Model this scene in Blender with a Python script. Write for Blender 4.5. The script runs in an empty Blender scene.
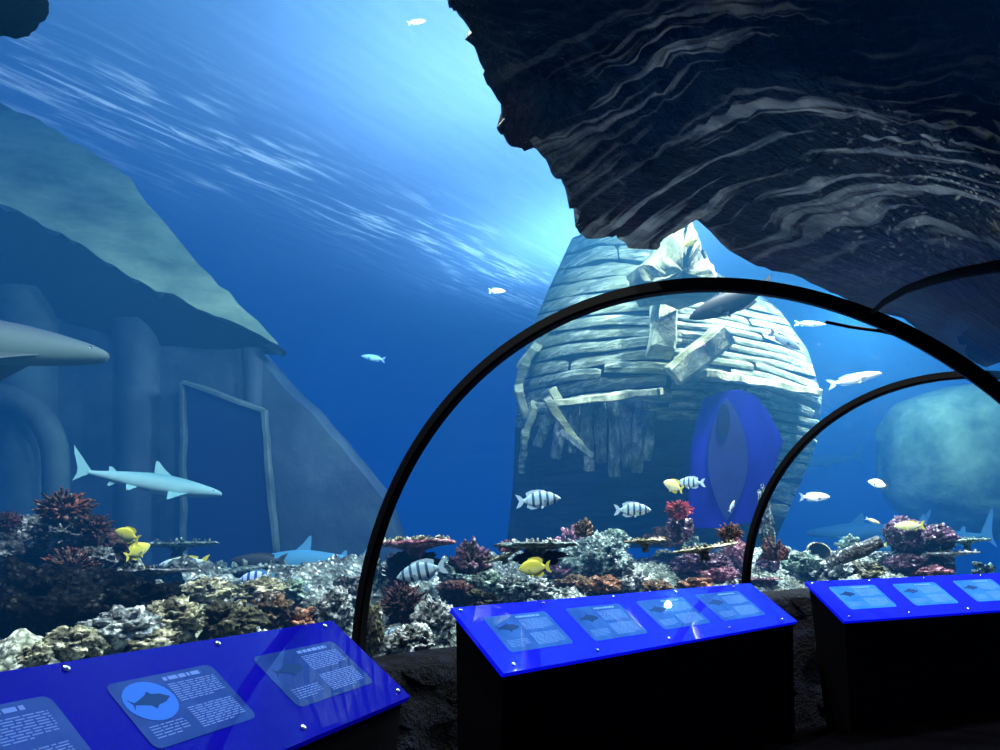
import bpy, math, random
import numpy as np
from mathutils import Vector, Matrix, noise

SC = bpy.context.scene
COL = SC.collection
random.seed(7)
PI = math.pi
SC.view_settings.view_transform = 'Standard'
SC.view_settings.look = 'None'

# ------------------------------------------------------------------ camera
EYE = Vector((0, 0, 1.55))
PITCH, ROLL, FPX = 0.24654463, 0.0286009, 751.0
_f = Vector((0, math.cos(PITCH), math.sin(PITCH)))
_u = Vector((0, -math.sin(PITCH), math.cos(PITCH)))
_x = Vector((1, 0, 0))
CR = _x * math.cos(ROLL) - _u * math.sin(ROLL)
CU = _x * math.sin(ROLL) + _u * math.cos(ROLL)
CF = _f


def ray(px, py):
    return CR * ((px - 500) / FPX) + CU * ((375 - py) / FPX) + CF


def P(px, py, d):
    """World point seen at that place of the photograph, at depth d metres."""
    return EYE + ray(px, py) * d


cam_d = bpy.data.cameras.new('camera')
cam = bpy.data.objects.new('camera', cam_d)
COL.objects.link(cam)
cam_d.sensor_width = 36
cam_d.lens = 36 * FPX / 1000
cam_d.clip_start = 0.05
m3 = Matrix((CR, CU, -CF)).transposed()
cam.matrix_world = Matrix.Translation(EYE) @ m3.to_4x4()
SC.camera = cam


# ------------------------------------------------------------------ materials
class NT:
    def __init__(self, name):
        self.m = bpy.data.materials.new(name)
        self.m.use_nodes = True
        self.t = self.m.node_tree
        self.t.nodes.clear()
        self.out = self.n('ShaderNodeOutputMaterial')

    def n(self, typ, **kw):
        o = self.t.nodes.new(typ)
        for k, v in kw.items():
            setattr(o, k, v)
        return o

    def l(self, a, b):
        self.t.links.new(a, b)

    def ramp(self, fac, stops, interp='LINEAR'):
        r = self.n('ShaderNodeValToRGB')
        r.color_ramp.interpolation = interp
        e = r.color_ramp.elements
        while len(e) < len(stops):
            e.new(0.5)
        for k, (p, c) in enumerate(stops):
            e[k].position = p
            e[k].color = (*c, 1) if len(c) == 3 else c
        self.l(fac, r.inputs[0])
        return r.outputs[0]

    def math(self, op, a, b=None, c=None):
        o = self.n('ShaderNodeMath', operation=op)
        for k, v in enumerate((a, b, c)):
            if v is None:
                continue
            if isinstance(v, (int, float)):
                o.inputs[k].default_value = v
            else:
                self.l(v, o.inputs[k])
        return o.outputs[0]

    def mixc(self, fac, a, b, mode='MIX'):
        o = self.n('ShaderNodeMix', data_type='RGBA', blend_type=mode)
        for k, v in ((0, fac), (6, a), (7, b)):
            if isinstance(v, (int, float)):
                o.inputs[k].default_value = v
            elif isinstance(v, tuple):
                o.inputs[k].default_value = (*v, 1)
            else:
                self.l(v, o.inputs[k])
        return o.outputs[2]

    def coord(self, which='Object', scale=(1, 1, 1), rot=(0, 0, 0), loc=(0, 0, 0)):
        tc = self.n('ShaderNodeTexCoord')
        mp = self.n('ShaderNodeMapping')
        mp.inputs['Scale'].default_value = scale
        mp.inputs['Rotation'].default_value = rot
        mp.inputs['Location'].default_value = loc
        self.l(tc.outputs[which], mp.inputs[0])
        return mp.outputs[0]

    def noise(self, vec, scale, detail=4, rough=0.55, dist=0.0):
        o = self.n('ShaderNodeTexNoise')
        o.inputs['Scale'].default_value = scale
        o.inputs['Detail'].default_value = detail
        o.inputs['Roughness'].default_value = rough
        o.inputs['Distortion'].default_value = dist
        self.l(vec, o.inputs['Vector'])
        return o.outputs[0]

    def voro(self, vec, scale, feature='F1', rnd=1.0):
        o = self.n('ShaderNodeTexVoronoi', feature=feature)
        o.inputs['Scale'].default_value = scale
        o.inputs['Randomness'].default_value = rnd
        self.l(vec, o.inputs['Vector'])
        return o.outputs['Distance']

    def bump(self, h, strength=0.5, dist=0.05):
        b = self.n('ShaderNodeBump')
        b.inputs['Strength'].default_value = strength
        b.inputs['Distance'].default_value = dist
        self.l(h, b.inputs['Height'])
        return b.outputs[0]

    def bsdf(self, col, rough=0.7, normal=None, emit=None, es=0.0, spec=0.4, metal=0.0):
        p = self.n('ShaderNodeBsdfPrincipled')
        if isinstance(col, tuple):
            p.inputs['Base Color'].default_value = (*col, 1)
        else:
            self.l(col, p.inputs['Base Color'])
        p.inputs['Roughness'].default_value = rough
        p.inputs['Metallic'].default_value = metal
        p.inputs['Specular IOR Level'].default_value = spec
        if normal is not None:
            self.l(normal, p.inputs['Normal'])
        if emit is not None:
            if isinstance(emit, tuple):
                p.inputs['Emission Color'].default_value = (*emit, 1)
            else:
                self.l(emit, p.inputs['Emission Color'])
            p.inputs['Emission Strength'].default_value = es
        self.l(p.outputs[0], self.out.inputs[0])
        return p


_mats = {}


def rockmat(name, dark, mid, light, scale=3.0, pit=0.0, bump=0.6, speck=0.0, speckcol=(0.85, 0.9, 0.95), stretch=(1, 1, 1), cells=0.0, spec=0.3):
    if name in _mats:
        return _mats[name]
    t = NT(name)
    v = t.coord('Object', stretch)
    n1 = t.noise(v, scale, 6, 0.65)
    c = t.ramp(n1, [(0.3, dark), (0.5, mid), (0.68, light)])
    h = n1
    if pit > 0:
        vo = t.voro(v, scale * 2.2)
        pm = t.ramp(vo, [(0.14, (1, 1, 1)), (0.30, (0, 0, 0))])
        c = t.mixc(t.math('MULTIPLY', pm, pit), c, tuple(x * 0.12 for x in dark))
        h = t.math('SUBTRACT', h, t.math('MULTIPLY', pm, 0.7))
    n2 = t.noise(v, scale * 6, 3, 0.7)
    h = t.math('ADD', h, t.math('MULTIPLY', n2, 0.35))
    if speck > 0:
        vn = t.n('ShaderNodeTexVoronoi')
        vn.inputs['Scale'].default_value = cells or 24.0
        t.l(v, vn.inputs['Vector'])
        sc_ = t.n('ShaderNodeSeparateColor')
        t.l(vn.outputs['Color'], sc_.inputs[0])
        dist = vn.outputs['Distance']
        edge = t.ramp(dist, [(0.30, (1, 1, 1)), (0.70, (0.22, 0.22, 0.22))])
        c = t.mixc(0.85, c, edge, 'MULTIPLY')  # cell edges darkened: crevice shade painted into the colour
        lowf = t.noise(v, scale * 0.62, 3, 0.6)
        c = t.mixc(0.9, c, t.ramp(lowf, [(0.38, (0.12, 0.14, 0.16)), (0.56, (1.15, 1.15, 1.15))]), 'MULTIPLY')
        big = t.ramp(n1, [(0.42, (0, 0, 0)), (0.60, (1, 1, 1))])
        pick = t.ramp(sc_.outputs[0], [(0.62, (0, 0, 0)), (0.74, (1, 1, 1))])
        dot = t.ramp(dist, [(0.30, (1, 1, 1)), (0.48, (0, 0, 0))])
        sp = t.math('MULTIPLY', t.math('MULTIPLY', pick, dot), big)
        c = t.mixc(t.math('MULTIPLY', sp, min(1.0, speck * 1.7)), c, speckcol)  # pale polyp dots, with sparkle highlights painted in
        h = t.math('SUBTRACT', h, t.math('MULTIPLY', dist, 0.55))
    t.bsdf(c, 0.75, t.bump(h, bump, 0.08), spec=spec)
    _mats[name] = t.m
    return t.m


def flat(name, col, rough=0.6, emit=None, es=0.0, metal=0.0, spec=0.4, grain=0.0):
    if name in _mats:
        return _mats[name]
    t = NT(name)
    c = col
    if grain > 0:
        n = t.noise(t.coord('Object'), 14, 4)
        c = t.ramp(n, [(0.3, tuple(x * (1 - grain) for x in col)), (0.7, tuple(min(1, x * (1 + grain)) for x in col))])
    t.bsdf(c, rough, None, emit, es, spec, metal)
    _mats[name] = t.m
    return t.m


# ------------------------------------------------------------------ object helpers
def tag(o, label=None, cat=None, group=None, kind=None):
    if label:
        o['label'] = label
    if cat:
        o['category'] = cat
    if group:
        o['group'] = group
    if kind:
        o['kind'] = kind
    return o


def empty(name, loc, label, cat, group=None):
    o = bpy.data.objects.new(name, None)
    COL.objects.link(o)
    o.location = loc
    o.empty_display_size = 0.1
    bpy.context.view_layer.update()
    return tag(o, label, cat, group)


def mesh(name, verts, faces, mats, parent=None, smooth=True, midx=None):
    """One mesh object; with a parent the vertices are given in world space."""
    me = bpy.data.meshes.new(name)
    vs = [tuple(v) for v in verts]
    if parent is not None:
        L = parent.location
        q = parent
        off = Vector(q.location)
        while q.parent is not None:
            q = q.parent
            off += Vector(q.location)
        vs = [(v[0] - off.x, v[1] - off.y, v[2] - off.z) for v in vs]
    me.from_pydata(vs, [], [tuple(int(i) for i in f) for f in faces])
    if not isinstance(mats, (list, tuple)):
        mats = [mats]
    for m in mats:
        me.materials.append(m)
    if midx is not None:
        me.polygons.foreach_set('material_index', list(midx))
    if smooth:
        me.polygons.foreach_set('use_smooth', [True] * len(me.polygons))
    me.update()
    o = bpy.data.objects.new(name, me)
    COL.objects.link(o)
    if parent is not None:
        o.parent = parent
    return o


def recenter(o):
    """Move a top-level mesh's origin to the middle of its base."""
    co = np.empty(len(o.data.vertices) * 3)
    o.data.vertices.foreach_get('co', co)
    co = co.reshape(-1, 3)
    c = np.array([co[:, 0].mean(), co[:, 1].mean(), co[:, 2].min()])
    co -= c
    o.data.vertices.foreach_set('co', co.ravel())
    o.data.update()
    o.location = o.location + Vector(c)
    return o


class MB:
    def __init__(self):
        self.v, self.f, self.m = [], [], []

    def add(self, vs, fs, mi=0):
        b = len(self.v)
        self.v += [Vector(x) for x in vs]
        self.f += [tuple(i + b for i in q) for q in fs]
        self.m += [mi] * len(fs)

    def tube(self, pts, radii, sides=8, mi=0, cap=True):
        pts = [Vector(p) for p in pts]
        if not hasattr(radii, '__len__'):
            radii = [radii] * len(pts)
        vs, fs = [], []
        prev = None
        for i, p in enumerate(pts):
            a = pts[max(i - 1, 0)]
            b = pts[min(i + 1, len(pts) - 1)]
            t = (b - a).normalized()
            if prev is None:
                s = t.orthogonal().normalized()
            else:
                s = (prev - t * prev.dot(t)).normalized()
            prev = s
            w = t.cross(s)
            for k in range(sides):
                an = 2 * PI * k / sides
                vs.append(p + (s * math.cos(an) + w * math.sin(an)) * radii[i])
        for i in range(len(pts) - 1):
            for k in range(sides):
                k2 = (k + 1) % sides
                fs.append((i * sides + k, i * sides + k2, (i + 1) * sides + k2, (i + 1) * sides + k))
        if cap:
            fs.append(tuple(range(sides - 1, -1, -1)))
            n = (len(pts) - 1) * sides
            fs.append(tuple(range(n, n + sides)))
        self.add(vs, fs, mi)

    def slab(self, quad, normal, th, mi=0):
        """A thick plate: polygon + offset along normal."""
        q = [Vector(x) for x in quad]
        n = len(q)
        off = Vector(normal).normalized() * th
        vs = q + [x + off for x in q]
        fs = [tuple(range(n - 1, -1, -1)), tuple(range(n, 2 * n))]
        for k in range(n):
            k2 = (k + 1) % n
            fs.append((k, k2, n + k2, n + k))
        self.add(vs, fs, mi)

    def grid(self, rows, mi=0):
        nr, nc = len(rows), len(rows[0])
        vs = [p for r in rows for p in r]
        fs = [(i * nc + j, i * nc + j + 1, (i + 1) * nc + j + 1, (i + 1) * nc + j) for i in range(nr - 1) for j in range(nc - 1)]
        self.add(vs, fs, mi)

    def build(self, name, mats, parent=None, smooth=True):
        return mesh(name, self.v, self.f, mats, parent, smooth, self.m)


def fbm(p, oct=4, h=0.6):
    s, a, q = 0.0, 1.0, Vector(p)
    for _ in range(oct):
        s += a * noise.noise(q)
        q = q * 2.07
        a *= h
    return s


def ico(sub):
    import bmesh
    bm = bmesh.new()
    bmesh.ops.create_icosphere(bm, subdivisions=sub, radius=1)
    v = [x.co.copy() for x in bm.verts]
    f = [tuple(q.index for q in x.verts) for x in bm.faces]
    bm.free()
    return v, f


ICO = {k: ico(k) for k in (2, 3, 4, 5)}


# ------------------------------------------------------------------ tunnel geometry (a ring of vaulted bays that bends right)
BEND = Vector((10.10696338, -2.28011922, 0))
ANG0, DANG = 2.1604956, 2.50103381 - 2.1604956
RAD0, DRAD = 11.27672216, 10.7855032 - 11.27672216
R_T, ZC, H_T = 2.06225, 1.55 - 0.59127, 2.05976


def arch_frame(k):
    a = ANG0 + k * DANG
    d = Vector((math.sin(a), math.cos(a), 0))
    r = RAD0 + k * DRAD
    return BEND - d * r, d


def arch_pt(k, t, r_add=0.0):
    c, d = arch_frame(k)
    p = c + d * ((R_T + r_add) * math.cos(t))
    return Vector((p.x, p.y, ZC + (H_T + r_add) * math.sin(t)))


def left_line(k, s, inward=0.0, z=0.0):
    """Foot of the left glass wall, bay parameter k, s metres outwards from the glass."""
    c, d = arch_frame(k)
    p = c - d * (R_T + s)
    return Vector((p.x, p.y, z))


# water and glass materials -------------------------------------------------
t = NT('acrylic_glass')
tr = t.n('ShaderNodeBsdfTransparent')
tr.inputs[0].default_value = (0.97, 0.985, 1, 1)
gl = t.n('ShaderNodeBsdfGlossy')
gl.inputs['Roughness'].default_value = 0.04
lw = t.n('ShaderNodeLayerWeight')
lw.inputs[0].default_value = 0.5
fcp = t.math('MULTIPLY_ADD', t.math('POWER', lw.outputs['Facing'], 4.0), 0.06, 0.008)
mx = t.n('ShaderNodeMixShader')
t.l(fcp, mx.inputs[0])
t.l(tr.outputs[0], mx.inputs[1])
t.l(gl.outputs[0], mx.inputs[2])
t.l(mx.outputs[0], t.out.inputs[0])
M_GLASS = t.m

SIG = (0.115, 0.072, 0.050)
ASY = (0.0, 0.053, 0.34)
t = NT('aquarium_water')
tr = t.n('ShaderNodeBsdfTransparent')
ab = t.n('ShaderNodeVolumeAbsorption')
ab.inputs['Density'].default_value = 0.25
ab.inputs['Color'].default_value = tuple(1 - s / 0.25 for s in SIG) + (1,)
em = t.n('ShaderNodeEmission')
E3 = [s * a for s, a in zip(SIG, ASY)]
mxe = max(E3)
em.inputs[0].default_value = tuple(e / mxe for e in E3) + (1,)
em.inputs[1].default_value = mxe
ad = t.n('ShaderNodeAddShader')
t.l(ab.outputs[0], ad.inputs[0])
t.l(em.outputs[0], ad.inputs[1])
t.l(tr.outputs[0], t.out.inputs['Surface'])
vsn = t.n('ShaderNodeVolumeScatter')
vsn.inputs['Color'].default_value = (0.10, 0.52, 1.0, 1)
vsn.inputs['Density'].default_value = 0.010
vsn.inputs['Anisotropy'].default_value = 0.25
ad2 = t.n('ShaderNodeAddShader')
t.l(ad.outputs[0], ad2.inputs[0])
t.l(vsn.outputs[0], ad2.inputs[1])
t.l(ad2.outputs[0], t.out.inputs['Volume'])
M_WATER = t.m

M_STEEL = flat('black_rubber_steel', (0.0012, 0.0012, 0.0018), 0.6, spec=0.05)
M_BLACK = flat('black_housing', (0.0012, 0.0012, 0.002), 0.7, spec=0.02)

# panes of each bay
NB = 40
for k, nm in ((-1, 'window_1'), (0, 'window_2'), (1, 'window_3')):
    rows = []
    for i in range(7):
        rows.append([arch_pt(k + i / 6, PI * (1 - j / NB)) for j in range(NB + 1)])
    b = MB()
    b.grid(rows)
    o = b.build(nm, M_GLASS)
    tag(o, {-1: 'curved clear acrylic vault of the nearest tunnel bay', 0: 'curved clear acrylic vault between the two black arches',
            1: 'curved clear acrylic vault beyond the second black arch'}[k], 'window', kind='structure')

# water body: a box with the tunnel hollowed out of it
b = MB()
X0, X1, Y0, Y1, Z0, Z1 = -34, 40, -14, 50, -0.6, 8.75
bx = [(X0, Y0, Z0), (X1, Y0, Z0), (X1, Y1, Z0), (X0, Y1, Z0), (X0, Y0, Z1), (X1, Y0, Z1), (X1, Y1, Z1), (X0, Y1, Z1)]
b.add(bx, [(3, 2, 1, 0), (4, 5, 6, 7), (0, 1, 5, 4), (1, 2, 6, 5), (2, 3, 7, 6), (3, 0, 4, 7)])
ks = [-2 + i * 0.25 for i in range(0, 25)]
prof = []
for k in ks:
    ring = [left_line(k, 0.02, z=-0.1)]
    ring += [arch_pt(k, PI * (1 - j / NB), 0.02) for j in range(NB + 1)]
    c, d = arch_frame(k)
    q = c + d * (R_T + 0.02)
    ring.append(Vector((q.x, q.y, -0.1)))
    prof.append(ring)
nr = len(prof[0])
vs = [p for r in prof for p in r]
fs = []
for i in range(len(prof) - 1):
    for j in range(nr):
        j2 = (j + 1) % nr
        fs.append((i * nr + j, i * nr + j2, (i + 1) * nr + j2, (i + 1) * nr + j))
fs.append(tuple(range(nr - 1, -1, -1)))
fs.append(tuple(range((len(prof) - 1) * nr, len(prof) * nr)))
# orientation: faces of the hollow must look into the tunnel
cen = sum((Vector(v) for v in prof[10]), Vector()) / nr
f0 = fs[10 * nr + 20]
a_, b_, c_ = (Vector(vs[f0[i]]) for i in range(3))
if (b_ - a_).cross(c_ - a_).dot(cen - a_) < 0:
    fs = [tuple(reversed(f)) for f in fs]
b.add(vs, fs)
o = b.build('water', M_WATER, smooth=False)
tag(o, 'clear blue aquarium water all around the tunnel', 'water', kind='structure')

# arches --------------------------------------------------------------------
def rib(k, name, label, hw=0.04, depth=0.05):
    c, d = arch_frame(k)
    tng = Vector((d.y, -d.x, 0))
    rows = []
    N = 96
    for j in range(N + 1):
        th = PI * (1.0 - j / N)
        sec = []
        for (w, r) in ((-hw, 0.012), (-hw, -depth), (-hw * 0.7, -depth - 0.012), (hw * 0.7, -depth - 0.012), (hw, -depth), (hw, 0.012), (-hw, 0.012)):
            sec.append(arch_pt(k, th, r) + tng * w)
        rows.append(sec)
    # straight feet
    for lst, sgn in ((rows[0], -1), (rows[-1], 1)):
        pass
    b = MB()
    b.grid(rows)
    return recenter_tag(b.build(name, M_STEEL, smooth=False), label, 'arch')


def recenter_tag(o, label, cat, group=None):
    recenter(o)
    return tag(o, label, cat, group)


rib(0, 'tunnel_arch', 'large black steel arch, the nearer and taller of the two tunnel ribs', 0.038, 0.04)
rib(1, 'tunnel_arch', 'black steel arch behind the tall one, between the middle and far blue panels', 0.038, 0.04)

# dark strips standing in for arch reflections in the acrylic: found on the vault surface along a sight line
def vault_hit(px, py, k0, k1):
    d = ray(px, py)
    best = None
    for i in range(1, 900):
        s = 0.02 * i
        p = EYE + d * s
        q = Vector((p.x, p.y, 0)) - BEND
        a = math.atan2(-q.x, -q.y)
        a = a % (2 * PI)
        k = (a - ANG0) / DANG
        r = q.length - (RAD0 + k * DRAD)
        z = p.z - ZC
        inside = (r / R_T) ** 2 + (max(z, 0) / H_T) ** 2 < 1
        if not inside:
            return best if best is not None else p
        best = p
    return best


def reflection_line(pix, label, rad):
    pts = [vault_hit(x, y, 0, 1) for x, y in pix]
    b = MB()
    b.tube(pts, rad, 6)
    return recenter_tag(b.build('reflection_strip', M_BLACK), label, 'strip')


reflection_line([(872, 313), (884, 302), (905, 290), (930, 281), (960, 273), (1000, 266), (1030, 262)], 'thin black strip, a stand-in arch reflection, curving up across the dark overhead vault', 0.012)
reflection_line([(826, 322), (850, 327), (880, 331), (905, 336), (930, 342)], 'thin black line, a stand-in reflection, inside the tall arch under the rock overhang', 0.010)

# floor ---------------------------------------------------------------------
M_SAND = rockmat('tank_sand', (0.10, 0.12, 0.11), (0.22, 0.24, 0.22), (0.34, 0.36, 0.33), 1.2, bump=0.3)
o = mesh('ground', [(-34, -14, 0), (40, -14, 0), (40, 50, 0), (-34, 50, 0)], [(0, 1, 2, 3)], M_SAND, smooth=False)
tag(o, kind='structure')

b = MB()
b.grid([[left_line(k, -0.05, z=0.012), arch_frame(k)[0] + Vector((0, 0, 0.012)), arch_frame(k)[0] + arch_frame(k)[1] * (R_T - 0.02) + Vector((0, 0, 0.012))] for k in [-1.8 + 0.15 * i for i in range(32)]])
o = b.build('floor', flat('black_walkway', (0.0006, 0.0006, 0.001), 0.9, spec=0.0))
tag(o, kind='structure')

# dark rock-faced ledge under the glass ---------------------------------------
M_LEDGE = rockmat('black_ledge_rock', (0.0004, 0.0006, 0.0016), (0.0010, 0.0016, 0.0045), (0.004, 0.006, 0.018), 7, bump=1.0, spec=0.03)


def ledge(k0, k1, name):
    rows = []
    n = 80
    pr = [(-0.01, 0.955), (-0.10, 0.965), (-0.22, 0.960), (-0.34, 0.945), (-0.40, 0.90), (-0.42, 0.80)] + [(-0.44 - 0.02 * i, 0.80 - 0.1 * i) for i in range(1, 9)]
    for i in range(n + 1):
        k = k0 + (k1 - k0) * i / n
        r = []
        for j, (s, z) in enumerate(pr):
            p = left_line(k, s, z=z)
            if j > 0:
                z = z + (0.03 + 0.21 * min(1.0, max(0.0, (k - 0.45) / 0.5))) * max(0.0, min(1.0, (z - 0.5) / 0.4))
                q = fbm(p * 3.0, 4)
                w = abs(noise.noise(p * 9.0))
                p = left_line(k, s - 0.07 * q - 0.06 * w, z=max(0.0, z + (0.02 * q if j < 13 else 0)))
            r.append(p)
        rows.append(r)
    b = MB()
    b.grid(rows)
    o = b.build(name, M_LEDGE)
    tag(o, kind='structure')
    return o


ledge(-1.2, 2.6, 'rock_ledge')

# information panels --------------------------------------------------------------
t = NT('blue_panel_face')
p = t.bsdf((0.002, 0.002, 0.10), 0.008, None, (0.0, 0.0, 1.0), 0.15, spec=0.06)
M_FACE1 = t.m
t = NT('blue_panel_face_bright')
p = t.bsdf((0.004, 0.006, 0.30), 0.008, None, (0.0, 0.004, 1.0), 0.55, spec=0.2)
M_FACE2 = t.m


def cardmat(name, a, bcol, es):
    t = NT(name)
    n = t.noise(t.coord('Object'), 5, 3)
    c = t.ramp(n, [(0.35, a), (0.65, bcol)])
    t.bsdf((0.004, 0.012, 0.05), 0.008, None, c, es, spec=0.15)
    return t.m


M_CARD1 = cardmat('info_card_dim', (0.006, 0.022, 0.19), (0.014, 0.045, 0.27), 0.95)
M_CARD2 = cardmat('info_card_mid', (0.010, 0.07, 0.40), (0.026, 0.13, 0.52), 1.1)
M_CARD3 = cardmat('info_card_bright', (0.014, 0.17, 0.64), (0.04, 0.26, 0.76), 1.25)
M_TEXT = flat('pale_text', (0.05, 0.10, 0.30), 0.5, (0.05, 0.13, 0.42), 0.30, spec=0.0)
M_TEXT2 = flat('light_text', (0.04, 0.08, 0.2), 0.5, (0.06, 0.26, 0.70), 0.8, spec=0.0)
M_PICT = flat('picture_dark', (0.006, 0.02, 0.07), 0.5, spec=0.0, emit=(0.006, 0.03, 0.12), es=0.8)
M_OVAL = flat('picture_oval', (0.015, 0.06, 0.28), 0.5, (0.015, 0.085, 0.36), 0.6, spec=0.0)
M_CHROME = flat('screw_chrome', (0.7, 0.72, 0.78), 0.18, metal=1.0)

FISH_OUT = [(-.5, .16), (-.40, .04), (-.25, .10), (-.05, .20), (.05, .30), (.12, .19), (.30, .16), (.5, 0), (.32, -.13), (.10, -.17), (0, -.28), (-.06, -.15), (-.25, -.07), (-.40, -.03), (-.5, -.18), (-.44, 0)]


def panel(back_l, along, L, cards, label, face, cardm, screws_t, screws_b, refpanel):
    """back_l: left back corner; along: unit vector; depth 0.42 m towards the viewer."""
    W, zb, zf = 0.42, 1.55 - 0.24630702, 1.55 - 0.58491439
    nrm_in = Vector((along.y, -along.x, 0))
    B = Vector((back_l.x, back_l.y, zb))
    across = nrm_in * W + Vector((0, 0, zf - zb))
    up = along.cross(across).normalized()
    if up.z < 0:
        up = -up

    def Q(u, v, h=0.0):
        return B + along * u + across * v + up * h

    root = empty('info_panel', Vector((back_l.x, back_l.y, 0)) + along * (L / 2) + nrm_in * 0.2, label, 'information panel', 'blue information panels')
    # housing: box with sloping top, under the face
    b = MB()
    e = 0.03
    top = [Q(e, 0.06, -0.03), Q(L - e, 0.06, -0.03), Q(L - e, 0.97, -0.03), Q(e, 0.97, -0.03)]
    bot = [Vector((q.x, q.y, 0.0)) for q in top]
    bot[2] = bot[2] - nrm_in * 0.10
    bot[3] = bot[3] - nrm_in * 0.10
    b.add(top + bot, [(0, 1, 2, 3), (0, 3, 7, 4), (1, 5, 6, 2), (3, 2, 6, 7), (0, 4, 5, 1), (4, 7, 6, 5)])
    b.build('housing', M_BLACK, root, smooth=False)
    # face plate
    b = MB()
    b.slab([Q(0, 0, -0.028), Q(L, 0, -0.028), Q(L, 1, -0.028), Q(0, 1, -0.028)], up, 0.028)
    b.build('face_plate', face, root, smooth=False)
    for ci, (u0, u1, v0, v1, pict) in enumerate(cards):
        rr = 0.03
        vr = rr / 0.54
        outl = []
        for (cu, cv, a0) in ((u0 + rr, v1 - vr, 0.5), (u1 - rr, v1 - vr, 0.0), (u1 - rr, v0 + vr, -0.5), (u0 + rr, v0 + vr, -1.0)):
            for i in range(5):
                a = (a0 + 0.5 - 0.5 * i / 4) * PI
                outl.append(Q(cu + rr * math.cos(a), cv + vr * math.sin(a), 0.0008))
        b = MB()
        b.slab(outl, up, 0.002)
        card = b.build('info_card', cardm, root, smooth=False)
        w, hgt = u1 - u0, v1 - v0
        # picture
        b = MB()
        cu, cv, su, sv = u0 + w * 0.24, v0 + hgt * 0.36, w * 0.34, hgt * 0.42
        if pict == 'oval':
            b2 = MB()
            b2.slab([Q(cu + su * 0.62 * math.cos(-i * PI / 12), cv + sv * 0.72 * math.sin(-i * PI / 12), 0.003) for i in range(24)], up, 0.001)
            b2.build('picture_oval', M_OVAL, card, smooth=False)
        b.slab([Q(cu + su * x, cv - sv * y * 1.1, 0.0042) for x, y in FISH_OUT][::-1], up, 0.0006)
        b.build('fish_picture', M_PICT, card, smooth=False)
        # heading and paragraphs
        textm = M_TEXT if cardm is M_CARD1 else M_TEXT2
        rnd = random.Random(ci + 10 * len(label))

        def block(nm, ua, ub, v, n, step, th):
            b = MB()
            for i in range(n):
                u, end = ua, (ub if i < n - 1 or n == 1 else ua + (ub - ua) * 0.7)
                while u < end:
                    ww = min(rnd.uniform(0.012, 0.045), end - u)
                    vv = v + step * i
                    b.slab([Q(u, vv, 0.003), Q(u + ww, vv, 0.003), Q(u + ww, vv + th, 0.003), Q(u, vv + th, 0.003)], up, 0.0005)
                    u += ww + 0.007
            b.build(nm, textm, card, smooth=False)
        block('heading', u0 + w * 0.47, u0 + w * 0.85, v0 + hgt * 0.06, 1, 0, 0.03)
        block('text_block', u0 + w * 0.47, u0 + w * 0.94, v0 + hgt * 0.18, 9, hgt * 0.034, 0.007)
        block('text_block', u0 + w * 0.47, u0 + w * 0.93, v0 + hgt * 0.58, 10, hgt * 0.034, 0.007)
        block('text_block', u0 + w * 0.07, u0 + w * 0.38, v0 + hgt * 0.70, 5, hgt * 0.04, 0.007)
    for lst, v in ((screws_t, 0.055), (screws_b, 0.91)):
        for u in lst:
            b = MB()
            ring = []
            pts = [Q(u, v, 0.0), Q(u, v, 0.006), Q(u, v, 0.010)]
            b.tube(pts, [0.013, 0.013, 0.007], 10)
            b.build('screw', M_CHROME, root)
    return root


def along_of(th):
    return Vector((math.sin(th), math.cos(th), 0))


a1, a2, a3 = along_of(0.29549365), along_of(0.75848687), along_of(1.18232456)
b1 = Vector((-0.86079459, 3.8727203, 0)) - a1 * 3.6
U = 3.6 - 1.3
panel(b1, a1, 3.6, [(U - .287 * 1.3 - .64, U - .287 * 1.3 - .03, .21, .73, 'fish'), (U - .215, U + .27, .22, .72, 'oval'), (U + .39 * 1.3, U + .87 * 1.3, .235, .755, 'fish')],
      'nearest blue information panel at lower left, its right corner before the tall arch', M_FACE1, M_CARD1,
      [U - 1.55, U - .9, U - .29, U + .40, U + 1.19], [U - 1.5, U - .8, U - .20, U + .434, U + 1.24], None)
b2 = Vector((-0.33066468, 4.70689983, 0))
L2 = 3.90926617
panel(b2, a2, L2, [(.044 * L2, .195 * L2, .195, .75, 'fish'), (.248 * L2, .41 * L2, .185, .77, 'fish'), (.467 * L2, .643 * L2, .175, .755, 'fish'), (.697 * L2, .897 * L2, .155, .76, 'fish')],
      'middle blue information panel with four picture cards between the two arches', M_FACE2, M_CARD2,
      [.013 * L2, .209 * L2, .415 * L2, .642 * L2, .9 * L2], [.03 * L2, .233 * L2, .452 * L2, .686 * L2, .942 * L2], None)
b3 = Vector((2.87830906, 7.50583884, 0))
panel(b3, a3, 3.6, [(.139 * 1.3 + .02, .61 * 1.3, .165, .745, 'fish'), (.79 * 1.3, 1.25 * 1.3, .175, .755, 'fish'), (1.45 * 1.3, 1.91 * 1.3, .165, .755, 'fish')],
      'far blue information panel at right edge, beyond the second arch', M_FACE2, M_CARD3,
      [.06, .80, 1.55, 2.4], [.10, .85, 1.65, 2.5], None)


# ------------------------------------------------------------------ water surface seen from below
SURF_Z = 8.6


def surf_pt(px, py):
    d = ray(px, py)
    return EYE + d * ((SURF_Z - EYE.z) / d.z)


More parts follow.
